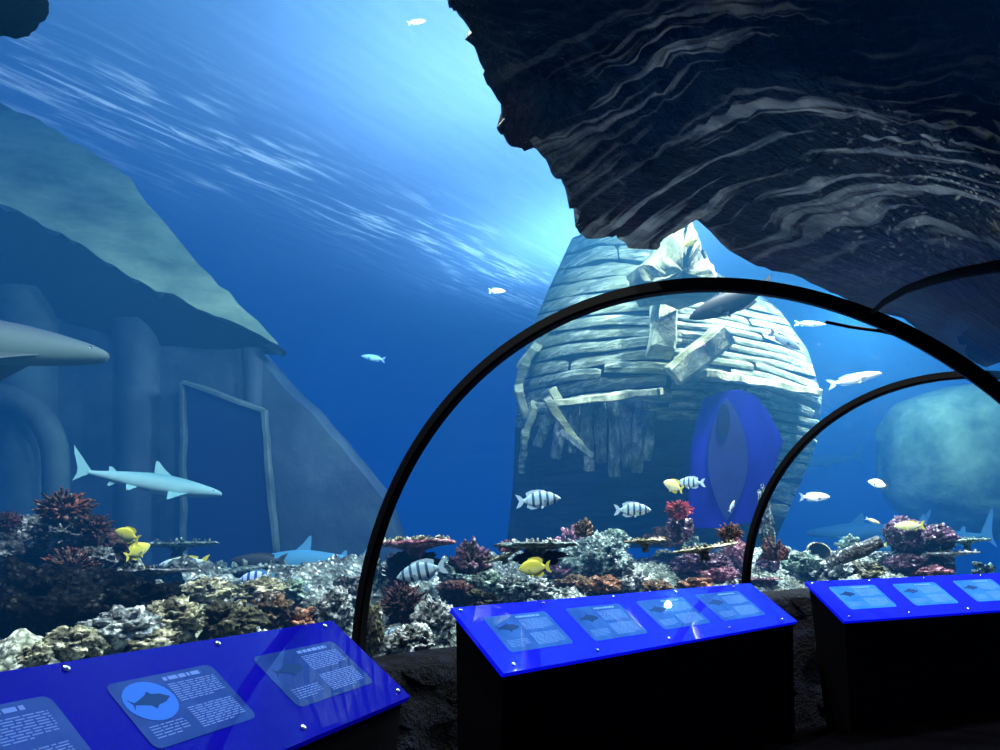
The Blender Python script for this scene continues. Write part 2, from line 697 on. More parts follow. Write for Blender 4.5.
GA, GB = surf_pt(20, 60), surf_pt(600, 318)
band_dir = (GB - GA).normalized()
band_ang = math.atan2(band_dir.y, band_dir.x)
t = NT('rippled_water_surface')
tc = t.n('ShaderNodeTexCoord')
mp = t.n('ShaderNodeMapping', vector_type='TEXTURE')
mp.inputs['Location'].default_value = (GA.x, GA.y, 0)
mp.inputs['Rotation'].default_value = (0, 0, band_ang)
t.l(tc.outputs['Object'], mp.inputs[0])          # x runs along the bright ripple band, y across it
sx = t.n('ShaderNodeSeparateXYZ')
t.l(mp.outputs[0], sx.inputs[0])
mp2 = t.n('ShaderNodeMapping')
mp2.inputs['Scale'].default_value = (0.42, 3.4, 1)
mp2.inputs['Rotation'].default_value = (0, 0, -0.12)
t.l(mp.outputs[0], mp2.inputs[0])
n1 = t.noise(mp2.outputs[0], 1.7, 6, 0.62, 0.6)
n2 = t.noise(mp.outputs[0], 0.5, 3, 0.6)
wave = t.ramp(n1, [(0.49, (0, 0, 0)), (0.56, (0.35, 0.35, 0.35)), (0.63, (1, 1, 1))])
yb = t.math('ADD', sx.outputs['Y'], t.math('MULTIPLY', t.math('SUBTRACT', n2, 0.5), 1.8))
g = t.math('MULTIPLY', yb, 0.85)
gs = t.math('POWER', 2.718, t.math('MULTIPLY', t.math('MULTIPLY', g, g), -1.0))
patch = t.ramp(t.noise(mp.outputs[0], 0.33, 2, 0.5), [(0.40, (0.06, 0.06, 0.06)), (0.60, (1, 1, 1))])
rip = t.math('MULTIPLY', t.math('MULTIPLY', wave, gs), patch)  # ripple highlights, painted into the colour and emission below
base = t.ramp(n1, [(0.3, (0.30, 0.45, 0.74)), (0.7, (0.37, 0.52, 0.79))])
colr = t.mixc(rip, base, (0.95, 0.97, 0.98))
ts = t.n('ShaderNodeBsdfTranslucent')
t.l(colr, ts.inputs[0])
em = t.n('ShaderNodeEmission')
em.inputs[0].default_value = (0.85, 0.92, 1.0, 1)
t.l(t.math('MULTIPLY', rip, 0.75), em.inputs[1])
ad = t.n('ShaderNodeAddShader')
t.l(ts.outputs[0], ad.inputs[0])
t.l(em.outputs[0], ad.inputs[1])
t.l(ad.outputs[0], t.out.inputs[0])
M_SURF = t.m
n = 90
vs, fs = [], []
for i in range(n + 1):
    for j in range(n + 1):
        x, y = -33.5 + 73 * i / n, -13.5 + 63 * j / n
        vs.append((x, y, SURF_Z + 0.05 * noise.noise(Vector((x * .5, y * .5, 0)))))
for i in range(n):
    for j in range(n):
        a = i * (n + 1) + j
        fs.append((a, a + 1, a + n + 2, a + n + 1))
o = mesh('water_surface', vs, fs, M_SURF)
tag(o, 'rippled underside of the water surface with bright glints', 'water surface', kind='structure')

# ------------------------------------------------------------------ reef bank outside the glass
BZ, BS, SMAX = 0.86, 0.33, 2.4


def bank_z(s):
    return BZ + BS * min(s, SMAX) if s < SMAX else max(0.0, BZ + BS * SMAX - (s - SMAX) * 0.8)


def to_ks(p):
    q = Vector((p.x, p.y, 0)) - BEND
    a = math.atan2(-q.x, -q.y) % (2 * PI)
    k = (a - ANG0) / DANG
    return k, q.length - (RAD0 + k * DRAD) - R_T


def reef_pt(px, py, smin=0.12):
    """Where a sight line meets the sloping reef bank: (point, depth)."""
    d = ray(px, py)
    for i in range(150, 800):
        s_ = i * 0.02
        p = EYE + d * s_
        k, s = to_ks(p)
        if s < smin:
            continue
        if s >= SMAX - 0.25 or p.z <= BZ + BS * s:
            return p, s_
    return p, s_


def bank(k0, k1, name, mat, label, amp=0.16, seed=0.0):
    rows = []
    nk, ns = int(150 * (k1 - k0)) + 8, 80
    for i in range(nk + 1):
        k = k0 + (k1 - k0) * i / nk
        r = []
        for j in range(ns + 1):
            s = 0.05 + 4.2 * (j / ns) ** 1.25
            p = left_line(k, s, z=bank_z(s))
            h = fbm(p * 1.9 + Vector((seed, 0, 0)), 5, 0.6)
            c = noise.voronoi(p * 3.2 + Vector((seed, 3, 0)))[0][0]
            z = p.z + amp * h * min(1, s * 3) + 0.16 * (0.35 - c) * min(1, s * 4) + 0.05 * noise.noise(p * 9)
            r.append(Vector((p.x, p.y, max(-0.05, z))))
        rows.append(r)
    b = MB()
    b.grid(rows)
    # closing walls down to the tank floor along the rim nearest the glass
    rim = [r[0] for r in rows]
    b.grid([rim, [Vector((p.x, p.y, 0)) for p in rim]])
    return recenter_tag(b.build(name, mat), label, 'reef')


M_CREAM = rockmat('cream_porous_rock', (0.10, 0.12, 0.08), (0.33, 0.38, 0.28), (0.62, 0.66, 0.55), 3.2, pit=0.9, bump=0.8, speck=0.3)
M_REEF = rockmat('mixed_reef_rock', (0.03, 0.045, 0.05), (0.16, 0.22, 0.22), (0.52, 0.60, 0.58), 4.0, pit=0.6, bump=1.0, speck=0.55)
M_REEF3 = rockmat('pale_reef_rock', (0.06, 0.09, 0.08), (0.26, 0.32, 0.27), (0.55, 0.60, 0.52), 4.0, pit=0.5, bump=0.9, speck=0.35)
bank(-0.85, -0.02, 'reef_bank', M_CREAM, 'cream pitted rock bank sloping up behind the nearest blue panel')
bank(0.02, 0.985, 'reef_bank', M_REEF, 'mixed grey rock bank behind the middle blue panel, under the corals', seed=5)
bank(1.015, 1.9, 'reef_bank', M_REEF3, 'pale green-grey rock bank behind the far blue panel', seed=9)


# ------------------------------------------------------------------ wrecked hull
def interp(tbl, v):
    n = len(tbl) - 1
    x = min(max(v, 0), 1) * n
    i = min(int(x), n - 1)
    f = x - i
    return tuple(a + (b - a) * f for a, b in zip(tbl[i], tbl[i + 1]))


HL = [(572, 238), (546, 295), (527, 340), (518, 390), (515, 432), (513, 485), (506, 548)]
HC = [(640, 232), (664, 285), (672, 325), (672, 368), (668, 420), (660, 480), (655, 548)]
HR = [(708, 268), (776, 305), (808, 350), (822, 398), (818, 440), (800, 485), (772, 548)]
HB = [(1.2,), (2.2,), (2.7,), (2.8,), (2.2,), (1.2,), (0.4,)]
DH = 13.0


def hull_pt(u, v, out=0.0):
    a, c, e = interp(HL, v), interp(HC, v), interp(HR, v)
    # three point curve, c at u = .52
    um = 0.52
    l0 = (u - um) * (u - 1) / ((0 - um) * (0 - 1))
    l1 = u * (u - 1) / (um * (um - 1))
    l2 = u * (u - um) / (1 - um)
    px = a[0] * l0 + c[0] * l1 + e[0] * l2
    py = a[1] * l0 + c[1] * l1 + e[1] * l2
    B = interp(HB, v)[0]
    w = max(0.0, 1 - (2 * u - 1) ** 2) ** 0.6
    return P(px, py, DH - B * w - out)


def woodmat(name, dark, mid, light, sc=2.0, stretch=(0.5, 0.5, 5), moss=0.0):
    t = NT(name)
    v = t.coord('Object', stretch)
    n1 = t.noise(v, sc, 6, 0.7, 0.4)
    c = t.ramp(n1, [(0.33, dark), (0.5, mid), (0.66, light)])
    n3 = t.noise(t.coord('Object'), 1.1, 4, 0.6)
    if moss:
        c = t.mixc(t.math('MULTIPLY', t.ramp(n3, [(0.45, (0, 0, 0)), (0.6, (1, 1, 1))]), moss), c, (0.16, 0.20, 0.10))
    t.bsdf(c, 0.8, t.bump(n1, 0.9, 0.12), spec=0.25)
    return t.m


M_PLANK = woodmat('weathered_planks', (0.02, 0.032, 0.026), (0.14, 0.185, 0.145), (0.50, 0.56, 0.44), 1.8, (1.5, 1.5, 10), moss=0.7)
M_BEAM = woodmat('weathered_beam', (0.12, 0.14, 0.08), (0.34, 0.38, 0.24), (0.62, 0.64, 0.46), 3.0, (1, 1, 1))
M_SHADEWOOD = woodmat('shade_toned_hull_wood', (0.004, 0.006, 0.012), (0.012, 0.018, 0.03), (0.03, 0.045, 0.065))

hull = empty('wrecked_ship_hull', P(665, 548, 11.5), 'bulging hull of a wrecked wooden ship, weathered planks and crossing beams', 'shipwreck')
hull.location.z = 0.0
bpy.context.view_layer.update()
b = MB()
rnd = random.Random(3)
NU = 70
VTOP, VBOT = 0.0, 0.66
for (h0, h1, NP_) in ((0.0, 0.53, 14), (0.53, 1.0, 21)):
    for i in range(NP_ if h0 == 0 else NP_ + 8):
        va, vb = VTOP + (VBOT - VTOP) * i / NP_, VTOP + (VBOT - VTOP) * (i + 1) / NP_
        segs = [(h0 - 0.01, h1 + rnd.uniform(-.03, .03))]
        if rnd.random() < 0.5:
            cut = h0 + (h1 - h0) * rnd.uniform(0.3, 0.7)
            segs = [(h0 - rnd.uniform(0, .01), cut - 0.005), (cut + 0.005, h1 + rnd.uniform(-.02, .04))]
        if i >= NP_:
            segs = [(0.80 + 0.012 * (i - NP_), 1.0)]
        for (ua, ub) in segs:
            lift = rnd.uniform(-0.03, 0.10) * (1 if h0 == 0 else 0.6)
            rows = []
            nn = max(8, int(NU * (ub - ua)))
            sk = rnd.uniform(-0.5, 0.5) * (vb - va)
            thin = rnd.uniform(0.0, 0.18)
            for j in range(nn + 1):
                f = j / nn
                u = min(1.0, max(0.0, ua + (ub - ua) * f))
                wob = 0.010 * noise.noise(Vector((u * 7, i * 3.7, h0)))
                o1 = lift + 0.07 * noise.noise(Vector((u * 9, i * 5.1, 2)))
                a_, b_ = va + wob + sk * (f - .5), vb + wob + sk * (f - .5)
                g_ = (b_ - a_)
                tp = thin + 0.10 * (noise.noise(Vector((u * 16, i * 2.3, 7))) + .3) + (0.25 if j in (0, nn) else 0)
                rows.append([hull_pt(u, a_ + g_ * (.0 + tp * .7), -0.14), hull_pt(u, a_ + g_ * (.03 + tp * .7), 0.06 + o1), hull_pt(u, a_ + g_ * (.14 + tp * .8), 0.12 + o1 + .02 * noise.noise(Vector((u * 40, i, 1)))),
                             hull_pt(u, a_ + g_ * 0.6, 0.13 + o1 + .03 * noise.noise(Vector((u * 30, i, 5)))), hull_pt(u, b_ - g_ * 0.08, 0.10 + o1), hull_pt(u, b_ - g_ * 0.04, 0.03 + o1), hull_pt(u, b_ - g_ * 0.02, -0.14)])
            b.grid(rows)
b.build('planking', M_PLANK, hull, smooth=False)
# inner shell; shade of the underside painted in as near-black wood
b = MB()
rows = []
for i in range(41):
    v = i / 40
    rows.append([hull_pt(j / 60, v, -0.10 - (0.0 if v < .6 else 0.25)) for j in range(61)])
b.grid(rows)
b.build('inner_shell', M_SHADEWOOD, hull)
# back half so that the hull is a closed body
b = MB()
rows = []
for i in range(21):
    v = i / 20
    r = []
    for j in range(31):
        u = j / 30
        p = hull_pt(u, v, -0.1)
        w = max(0.0, 1 - (2 * u - 1) ** 2) ** 0.6
        r.append(p + CF * (2.0 * interp(HB, v)[0] * w))
    rows.append(r)
b.grid(rows)
b.build('far_side', M_SHADEWOOD, hull)


def beam(pa, pb, wpx, da, db, th, mat, name, parent, seed=0, taper=1.0):
    """A rough squared timber between two places of the photograph."""
    A, B = P(*pa, da), P(*pb, db)
    ax = (B - A).normalized()
    side = ax.cross(CF).normalized()
    out = side.cross(ax).normalized()
    if out.dot(CF) > 0:
        out = -out
    hw = wpx / FPX * da / 2
    b = MB()
    rows = []
    N = 18
    for i in range(N + 1):
        f = i / N
        c = A.lerp(B, f)
        r = []
        tp = 1 + (taper - 1) * f
        for (s, o_) in ((-1, -1), (-1, .7), (-.7, 1), (.7, 1), (1, .7), (1, -1), (-1, -1)):
            q = c + side * hw * s * tp + out * th * o_ / 2
            q += (side + out) * 0.035 * noise.noise(q * 3 + Vector((seed, 0, 0)))
            r.append(q)
        rows.append(r)
    b.grid(rows)
    b.add(rows[0][:6], [(0, 1, 2, 3, 4, 5)])
    b.add(rows[-1][:6], [(5, 4, 3, 2, 1, 0)])
    return b.build(name, mat, parent, smooth=False)


beam((667, 288), (661, 352), 23, 10.2, 9.75, .35, M_BEAM, 'beam', hull, 1)
beam((726, 334), (673, 376), 24, 9.75, 9.75, .35, M_BEAM, 'beam', hull, 2)
beam((556, 403), (660, 391), 7, 10.6, 9.9, .3, M_BEAM, 'beam', hull, 3)
beam((552, 388), (580, 445), 9, 10.8, 10.8, .2, M_BEAM, 'beam', hull, 4)
beam((700, 372), (815, 392), 9, 9.8, 11.6, .25, M_BEAM, 'beam', hull, 5)
M_SKIRT = woodmat('shaded_boards', (0.02, 0.035, 0.045), (0.08, 0.12, 0.13), (0.26, 0.33, 0.32), 2.0, (5, 5, .6))  # darker wood: shade painted in so the boards fade out
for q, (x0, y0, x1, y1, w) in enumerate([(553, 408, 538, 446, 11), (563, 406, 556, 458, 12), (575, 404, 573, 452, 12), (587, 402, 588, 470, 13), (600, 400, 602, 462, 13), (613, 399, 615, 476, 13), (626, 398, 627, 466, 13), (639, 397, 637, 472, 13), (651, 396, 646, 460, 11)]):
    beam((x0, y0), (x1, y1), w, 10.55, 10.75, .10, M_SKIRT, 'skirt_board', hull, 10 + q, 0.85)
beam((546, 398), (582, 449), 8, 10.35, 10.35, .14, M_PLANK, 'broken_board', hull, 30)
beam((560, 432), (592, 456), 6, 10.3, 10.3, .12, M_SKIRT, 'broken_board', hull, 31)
for q, (x0, y0, x1, y1, w) in enumerate([(556, 330, 536, 350, 10), (536, 346, 522, 366, 10), (526, 362, 517, 392, 9), (519, 388, 524, 414, 8), (548, 390, 532, 408, 9), (534, 404, 526, 436, 8), (526, 432, 522, 470, 7)]):
    beam((x0, y0), (x1, y1), w, 11.7, 12.0, .22, M_BEAM if q % 2 else M_PLANK, 'frame_timber', hull, 40 + q)

# glowing blue patch on the hull, standing in for a panel's reflection
t = NT('panel_reflection_blue')
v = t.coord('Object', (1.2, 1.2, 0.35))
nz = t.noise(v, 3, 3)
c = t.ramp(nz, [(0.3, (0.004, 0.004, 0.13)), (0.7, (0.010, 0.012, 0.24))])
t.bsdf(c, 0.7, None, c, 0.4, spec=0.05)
M_REFLECT = t.m
M_LENS = flat('pale_reflection_arch', (0.004, 0.011, 0.09), 0.8, (0.010, 0.030, 0.20), 0.4, grain=0.3)
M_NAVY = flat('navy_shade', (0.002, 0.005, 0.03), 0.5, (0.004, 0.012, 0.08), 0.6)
reflect_out = [(706, 398), (722, 392), (742, 390), (758, 397), (772, 418), (783, 441), (776, 465), (766, 490), (752, 522), (720, 528), (690, 528), (691, 490), (693, 450), (699, 420)]
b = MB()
b.slab([P(x, y, 10.05) for x, y in reflect_out], CF, 0.12)
refl = b.build('panel_reflection', M_REFLECT, hull, smooth=False)
refl['label'] = 'deep blue patch standing in for a panel reflection'
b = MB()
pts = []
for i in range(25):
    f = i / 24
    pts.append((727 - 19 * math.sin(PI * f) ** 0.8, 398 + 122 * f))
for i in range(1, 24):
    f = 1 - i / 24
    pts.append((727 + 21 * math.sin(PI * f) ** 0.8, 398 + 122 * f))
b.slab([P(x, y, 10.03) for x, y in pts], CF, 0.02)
ln = b.build('reflection_arch', M_LENS, refl, smooth=False)
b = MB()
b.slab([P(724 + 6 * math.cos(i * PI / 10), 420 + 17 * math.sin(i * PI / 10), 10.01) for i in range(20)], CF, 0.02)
b.build('dark_oval', M_NAVY, refl, smooth=False)

# ------------------------------------------------------------------ sunken hut at the left
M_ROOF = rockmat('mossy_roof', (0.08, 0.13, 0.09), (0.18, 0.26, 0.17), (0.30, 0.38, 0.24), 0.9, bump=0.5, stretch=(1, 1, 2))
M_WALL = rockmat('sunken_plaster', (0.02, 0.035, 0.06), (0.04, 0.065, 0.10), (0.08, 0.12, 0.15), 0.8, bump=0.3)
M_EAVE = rockmat('dark_eave', (0.006, 0.01, 0.02), (0.012, 0.02, 0.035), (0.02, 0.03, 0.05), 0.8, bump=0.2)  # near-black: shade under the roof edge painted into the colour
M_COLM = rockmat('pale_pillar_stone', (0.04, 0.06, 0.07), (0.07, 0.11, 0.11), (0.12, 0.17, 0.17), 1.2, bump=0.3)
hut = empty('sunken_hut', P(130, 560, 11), 'sunken stone hut with a sloping mossy roof and a square doorway', 'hut')
hut.location.z = 0
bpy.context.view_layer.update()


def curve_rows(top, bot, dt, db, nx, ny, amp=0.08):
    rows = []
    for i in range(nx + 1):
        f = i / nx
        a, e = interp(top, f), interp(bot, f)
        A, E = P(*a, dt(f)), P(*e, db(f))
        r = []
        for j in range(ny + 1):
            q = A.lerp(E, j / ny)
            r.append(q + Vector((0, 0, amp * fbm(q * 1.3, 4))))
        rows.append(r)
    return rows


def thick_sheet(name, rows, mat, parent, off):
    """A surface with real thickness: the grid, its offset copy and the rim."""
    b = MB()
    b.grid(rows)
    r2 = [[p + off for p in r] for r in rows]
    b.grid([list(reversed(r)) for r in r2])
    edge = lambda R: [r[0] for r in R] + R[-1][1:] + [r[-1] for r in R[::-1]][1:] + R[0][::-1][1:]
    b.grid([edge(rows), edge(r2)])
    return b.build(name, mat, parent)


RT = [(-60, 78), (0, 104), (62, 132), (130, 182), (200, 262), (277, 343)]
RB = [(-60, 168), (0, 200), (70, 238), (140, 280), (205, 315), (279, 346)]
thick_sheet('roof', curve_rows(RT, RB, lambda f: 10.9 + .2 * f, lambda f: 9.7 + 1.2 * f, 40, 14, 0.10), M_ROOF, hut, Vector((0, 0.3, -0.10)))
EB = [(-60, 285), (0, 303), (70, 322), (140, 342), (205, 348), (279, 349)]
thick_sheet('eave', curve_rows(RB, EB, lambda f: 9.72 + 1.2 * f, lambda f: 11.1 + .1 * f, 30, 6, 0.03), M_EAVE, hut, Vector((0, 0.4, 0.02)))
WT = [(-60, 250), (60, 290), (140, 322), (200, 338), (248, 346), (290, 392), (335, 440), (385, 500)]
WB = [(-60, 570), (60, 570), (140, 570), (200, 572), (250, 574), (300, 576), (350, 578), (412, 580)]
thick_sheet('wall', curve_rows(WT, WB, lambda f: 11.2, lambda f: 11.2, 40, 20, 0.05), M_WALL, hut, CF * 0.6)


def pillar(x0, x1, yt, yb, d, name='pillar', mat=None):
    b = MB()
    N = 14
    cx, r = (x0 + x1) / 2, (x1 - x0) / 2
    rows = []
    for i in range(N + 1):
        f = i / N
        c = P(cx, yt + (yb - yt) * f, d)
        rr = r / FPX * d * (1.0 + 0.25 * max(0, .12 - f) / .12)
        rows.append([c + Vector((rr * math.cos(a), rr * math.sin(a), 0)) for a in [2 * PI * q / 16 for q in range(17)]])
    b.grid(rows)
    return b.build(name, mat or M_COLM, hut)


pillar(2, 58, 296, 575, 11.2)
pillar(118, 160, 325, 575, 11.2, mat=M_WALL)
pillar(244, 262, 350, 575, 11.2, mat=M_WALL)
# arch at far left
b = MB()
pts = [P(-2 + 58 * math.cos(a), 462 - 66 * math.sin(a), 10.6) for a in [PI * 0.95 - PI * .95 * q / 16 for q in range(17)]] + [P(57, 575, 10.6)]
b.tube(pts, 0.18, 8)
b.build('arch_moulding', M_COLM, hut)
# doorway
b = MB()
b.slab([P(184, 384, 10.95), P(263, 412, 10.95), P(276, 575, 10.95), P(184, 575, 10.95)], CF, 0.25)
b.build('doorway', M_NAVY, hut, smooth=False)
for pa, pb, w in (((183, 382), (184, 575), 4), ((183, 382), (264, 411), 4), ((264, 410), (278, 575), 5)):
    beam(pa, pb, w, 10.9, 10.9, 0.15, M_COLM, 'door_frame', hut, 3)

# ------------------------------------------------------------------ rock overhang above the tunnel
LIP = [(452, -40, 2.9), (458, 10, 3.0), (480, 50, 3.1), (497, 98, 3.3), (512, 122, 3.5), (530, 150, 3.7), (560, 178, 4.0), (577, 213, 4.3), (590, 236, 4.5), (606, 240, 4.55), (622, 240, 4.6), (636, 250, 4.7), (652, 252, 4.75), (672, 236, 4.7), (690, 219, 4.7), (712, 240, 4.9), (747, 276, 5.2), (800, 294, 5.5), (860, 320, 5.8), (930, 347, 6.3), (985, 378, 6.9), (1080, 400, 8.4)]
FAR = [(560, -180, 2.7), (700, -260, 2.5), (950, -330, 2.6), (1300, -380, 3.0), (1650, -250, 9), (1850, 0, 9), (1850, 150, 9), (1500, 320, 9)]
t = NT('dark_overhang_rock')
uv = t.n('ShaderNodeUVMap')
mp = t.n('ShaderNodeMapping')
mp.inputs['Scale'].default_value = (34, 1.7, 1)
t.l(uv.outputs[0], mp.inputs[0])
s1 = t.noise(mp.outputs[0], 1.0, 5, 0.55, 0.12)
pp = t.noise(t.coord('Object'), 0.55, 4, 0.6)
fine = t.noise(t.coord('Object'), 5.0, 5, 0.7)
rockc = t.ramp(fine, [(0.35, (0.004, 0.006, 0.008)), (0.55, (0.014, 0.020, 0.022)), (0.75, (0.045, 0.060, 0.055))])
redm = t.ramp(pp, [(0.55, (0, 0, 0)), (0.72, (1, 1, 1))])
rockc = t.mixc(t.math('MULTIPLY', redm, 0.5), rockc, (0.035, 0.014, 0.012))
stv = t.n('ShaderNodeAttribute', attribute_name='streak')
streak = t.math('MULTIPLY', t.ramp(s1, [(0.52, (0, 0, 0)), (0.61, (1, 1, 1))]), stv.outputs['Fac'])  # pale streaks: acrylic reflections painted onto the rock
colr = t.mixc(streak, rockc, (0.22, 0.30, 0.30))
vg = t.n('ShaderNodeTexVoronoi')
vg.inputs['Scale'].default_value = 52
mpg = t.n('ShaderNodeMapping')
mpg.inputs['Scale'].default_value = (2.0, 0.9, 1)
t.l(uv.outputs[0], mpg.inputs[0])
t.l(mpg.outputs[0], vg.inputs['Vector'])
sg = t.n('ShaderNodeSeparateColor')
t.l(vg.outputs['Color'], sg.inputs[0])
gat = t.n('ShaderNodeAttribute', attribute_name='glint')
gl_ = t.math('MULTIPLY', t.math('MULTIPLY', t.ramp(sg.outputs[0], [(0.70, (0, 0, 0)), (0.8, (1, 1, 1))]), t.ramp(vg.outputs['Distance'], [(0.2, (1, 1, 1)), (0.5, (0, 0, 0))])), t.math('MULTIPLY', gat.outputs['Fac'], t.ramp(pp, [(0.42, (0, 0, 0)), (0.6, (1, 1, 1))])))  # sparkling glints painted onto the rock as emission
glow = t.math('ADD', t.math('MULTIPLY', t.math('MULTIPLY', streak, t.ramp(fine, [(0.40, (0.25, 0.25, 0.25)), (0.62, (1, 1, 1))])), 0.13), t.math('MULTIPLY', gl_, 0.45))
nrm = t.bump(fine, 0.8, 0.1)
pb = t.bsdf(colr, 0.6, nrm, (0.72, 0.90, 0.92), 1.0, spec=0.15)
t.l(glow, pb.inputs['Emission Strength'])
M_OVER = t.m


def clear_of_vault(p, gap=0.16):
    k, s = to_ks(p)
    c, d = arch_frame(k)
    lat, up_ = s + R_T, p.z - ZC
    m = math.hypot(lat, up_)
    if up_ > 0 and m < R_T + gap:
        f = (R_T + gap) / m
        q = c - d * (lat * f)
        return Vector((q.x, q.y, ZC + up_ * f))
    return p




def vault_exit(px, py):
    """Depth at which a sight line leaves the tunnel vault."""
    d = ray(px, py)
    x = 0.8
    while x < 10:
        p = EYE + d * x
        k, s = to_ks(p)
        lat, up_ = s + R_T, p.z - ZC
        if abs(lat) > R_T or (up_ > 0 and math.hypot(lat, up_) > R_T):
            return x
        x += 0.06
    return x


NI, NJ = 170, 84
rows, uvs, stk, gli = [], [], [], []
for i in range(NI + 1):
    f = i / NI
    a, e = interp(LIP, f), interp(FAR, f)
    r, ru, rs = [], [], []
    for j in range(-3, NJ + 1):
        g = max(j, 0) / NJ
        px, py, d = (a[q] + (e[q] - a[q]) * g for q in range(3))
        dv = vault_exit(px, py)
        d = min(d, dv + 0.22 + 0.30 * (0.5 + noise.noise(Vector((px * .004, py * .004, 3)))))
        p = P(px, py, d)
        if j < 0:
            p = P(px, py, d) + Vector((0.0, 0.25 * -j, 0.25 * -j)) * (1 if i % 2 else 1.0)
        amp = 0.075
        p = p + Vector((noise.noise(p * 1.7), noise.noise(p * 1.7 + Vector((9, 0, 0))), fbm(p * 1.1, 5, .65))) * amp * (0.35 if j <= 0 else 1)
        if j == 0:
            p = p + (CR * noise.noise(p * 5) + CU * noise.noise(p * 5 + Vector((4, 4, 4)))) * 0.07 + (CR * noise.noise(p * 14) + CU * fbm(p * 11, 3)) * 0.022
        p = clear_of_vault(p)
        r.append(p)
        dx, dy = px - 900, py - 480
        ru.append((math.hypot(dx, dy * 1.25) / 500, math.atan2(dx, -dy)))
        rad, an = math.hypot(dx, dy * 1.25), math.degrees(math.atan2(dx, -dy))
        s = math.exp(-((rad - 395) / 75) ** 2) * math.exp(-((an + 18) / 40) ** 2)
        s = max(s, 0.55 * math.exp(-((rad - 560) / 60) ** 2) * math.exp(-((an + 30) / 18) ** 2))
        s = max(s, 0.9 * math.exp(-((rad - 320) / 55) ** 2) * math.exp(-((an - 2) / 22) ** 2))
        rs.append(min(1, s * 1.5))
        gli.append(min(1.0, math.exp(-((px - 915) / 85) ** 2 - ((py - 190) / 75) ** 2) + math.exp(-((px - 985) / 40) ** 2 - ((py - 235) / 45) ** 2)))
    rows.append(r)
    uvs.append(ru)
    stk.append(rs)
b = MB()
b.grid(rows)
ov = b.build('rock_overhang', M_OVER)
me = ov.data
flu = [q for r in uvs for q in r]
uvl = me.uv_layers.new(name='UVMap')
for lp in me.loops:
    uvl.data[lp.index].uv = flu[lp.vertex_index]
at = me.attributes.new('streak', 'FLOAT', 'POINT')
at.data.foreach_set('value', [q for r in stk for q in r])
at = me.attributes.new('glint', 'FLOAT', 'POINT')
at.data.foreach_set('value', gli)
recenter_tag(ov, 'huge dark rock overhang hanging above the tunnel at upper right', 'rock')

# ------------------------------------------------------------------ lights
def light(name, typ, loc, energy, color, target=None, **kw):
    ld = bpy.data.lights.new(name, typ)
    ld.energy = energy
    ld.color = color
    for k, v in kw.items():
        setattr(ld, k, v)
    lo = bpy.data.objects.new(name, ld)
    COL.objects.link(lo)
    lo.location = loc
    if target is not None:
        lo.rotation_euler = (Vector(target) - Vector(loc)).to_track_quat('-Z', 'Y').to_euler()
    return lo


pool = surf_pt(480, 50)
light('hall_lamp_above_water', 'AREA', (pool.x + 0.3, pool.y + .5, 11.8), 400, (0.86, 0.95, 1.0), (pool.x, pool.y + .4, 0), size=2.2, shape='DISK')
p2_ = surf_pt(590, 240)
light('hall_lamp_far', 'AREA', (p2_.x, p2_.y, 11.2), 520, (0.86, 0.95, 1.0), (p2_.x, p2_.y, 0), size=3.0, shape='DISK')
# added spot under the surface to light the wreck
lamp = P(500, 45, 8.6)
hp = P(655, 320, 11)
light('wreck_fill', 'SPOT', lamp, 2500, (1.0, 0.98, 0.92), hp, spot_size=0.95, spot_blend=0.8, shadow_soft_size=0.06)
lamp2 = P(860, 285, 13)
light('far_water_fill', 'SPOT', lamp2, 6500, (0.95, 0.98, 1.0), lamp2 + Vector((-0.6, -1.0, -3)), spot_size=2.6, spot_blend=1.0, shadow_soft_size=0.06)  # added unseen lamp, tucked behind the overhang to brighten the water
light('rock_wall_fill', 'SPOT', P(925, 300, 17.5), 2600, (1.0, 1.0, 0.85), P(1000, 455, 20.5), spot_size=1.5, spot_blend=1.0, shadow_soft_size=0.1)  # added unseen spot to light the far rock wall
light('overhang_fill', 'SPOT', P(545, 235, 4.6), 90, (1.0, 0.98, 0.92), P(820, 110, 3.6), spot_size=1.7, spot_blend=1.0, shadow_soft_size=0.12)  # added lamp to whiten the underside of the overhang
light('hut_fill', 'SPOT', P(330, -60, 9.0), 230, (0.9, 1.0, 0.92), P(130, 250, 10), spot_size=0.9, spot_blend=1.0, shadow_soft_size=0.06)  # added unseen spot to lift the hut roof
def reef_fill(loc, aim, e):  # added lamps, kept out of view, to light the corals
    light('reef_fill', 'AREA', loc, e * 3.0, (1.0, 0.86, 0.70), aim, size=0.12)


reef_fill(P(655, 120, 8.2), left_line(0.5, 0.9, z=1.1), 420)
reef_fill(P(800, 170, 9.5), left_line(0.95, 0.9, z=1.1), 380)
reef_fill(P(900, 190, 10.5), left_line(1.4, 0.9, z=1.1), 420)
reef_fill((-1.0, 4.4, 6.6), left_line(0.22, 0.8, z=1.1), 260)
reef_fill((-2.6, 3.6, 6.4), left_line(-0.3, 1.2, z=1.1), 200)
w = bpy.data.worlds.new('world')
SC.world = w
w.use_nodes = True
bg = w.node_tree.nodes['Background']
bg.inputs[0].default_value = (0.04, 0.20, 0.80, 1)
bg.inputs[1].default_value = 0.40

# ------------------------------------------------------------------ corals and rocks of the reef
CR_H = Vector((1, 0, 0))


def m_rock(r, seed, sub=4, amp=0.35, squash=(1, 1, 1), freq=1.3, lumps=0.0, lumpf=4.0):
    v, f = ICO[sub]
    out = []
    o = Vector((seed * 3.1, seed * 1.7, seed))
    for p in v:
        d = 1 + amp * fbm(p * freq + o, 5, 0.6)
        if lumps:
            c = noise.voronoi(p * lumpf + o)[0][0]
            d += lumps * (0.45 - c)
        out.append(Vector((p.x * squash[0], p.y * squash[1], p.z * squash[2])) * r * d)
    return out, f


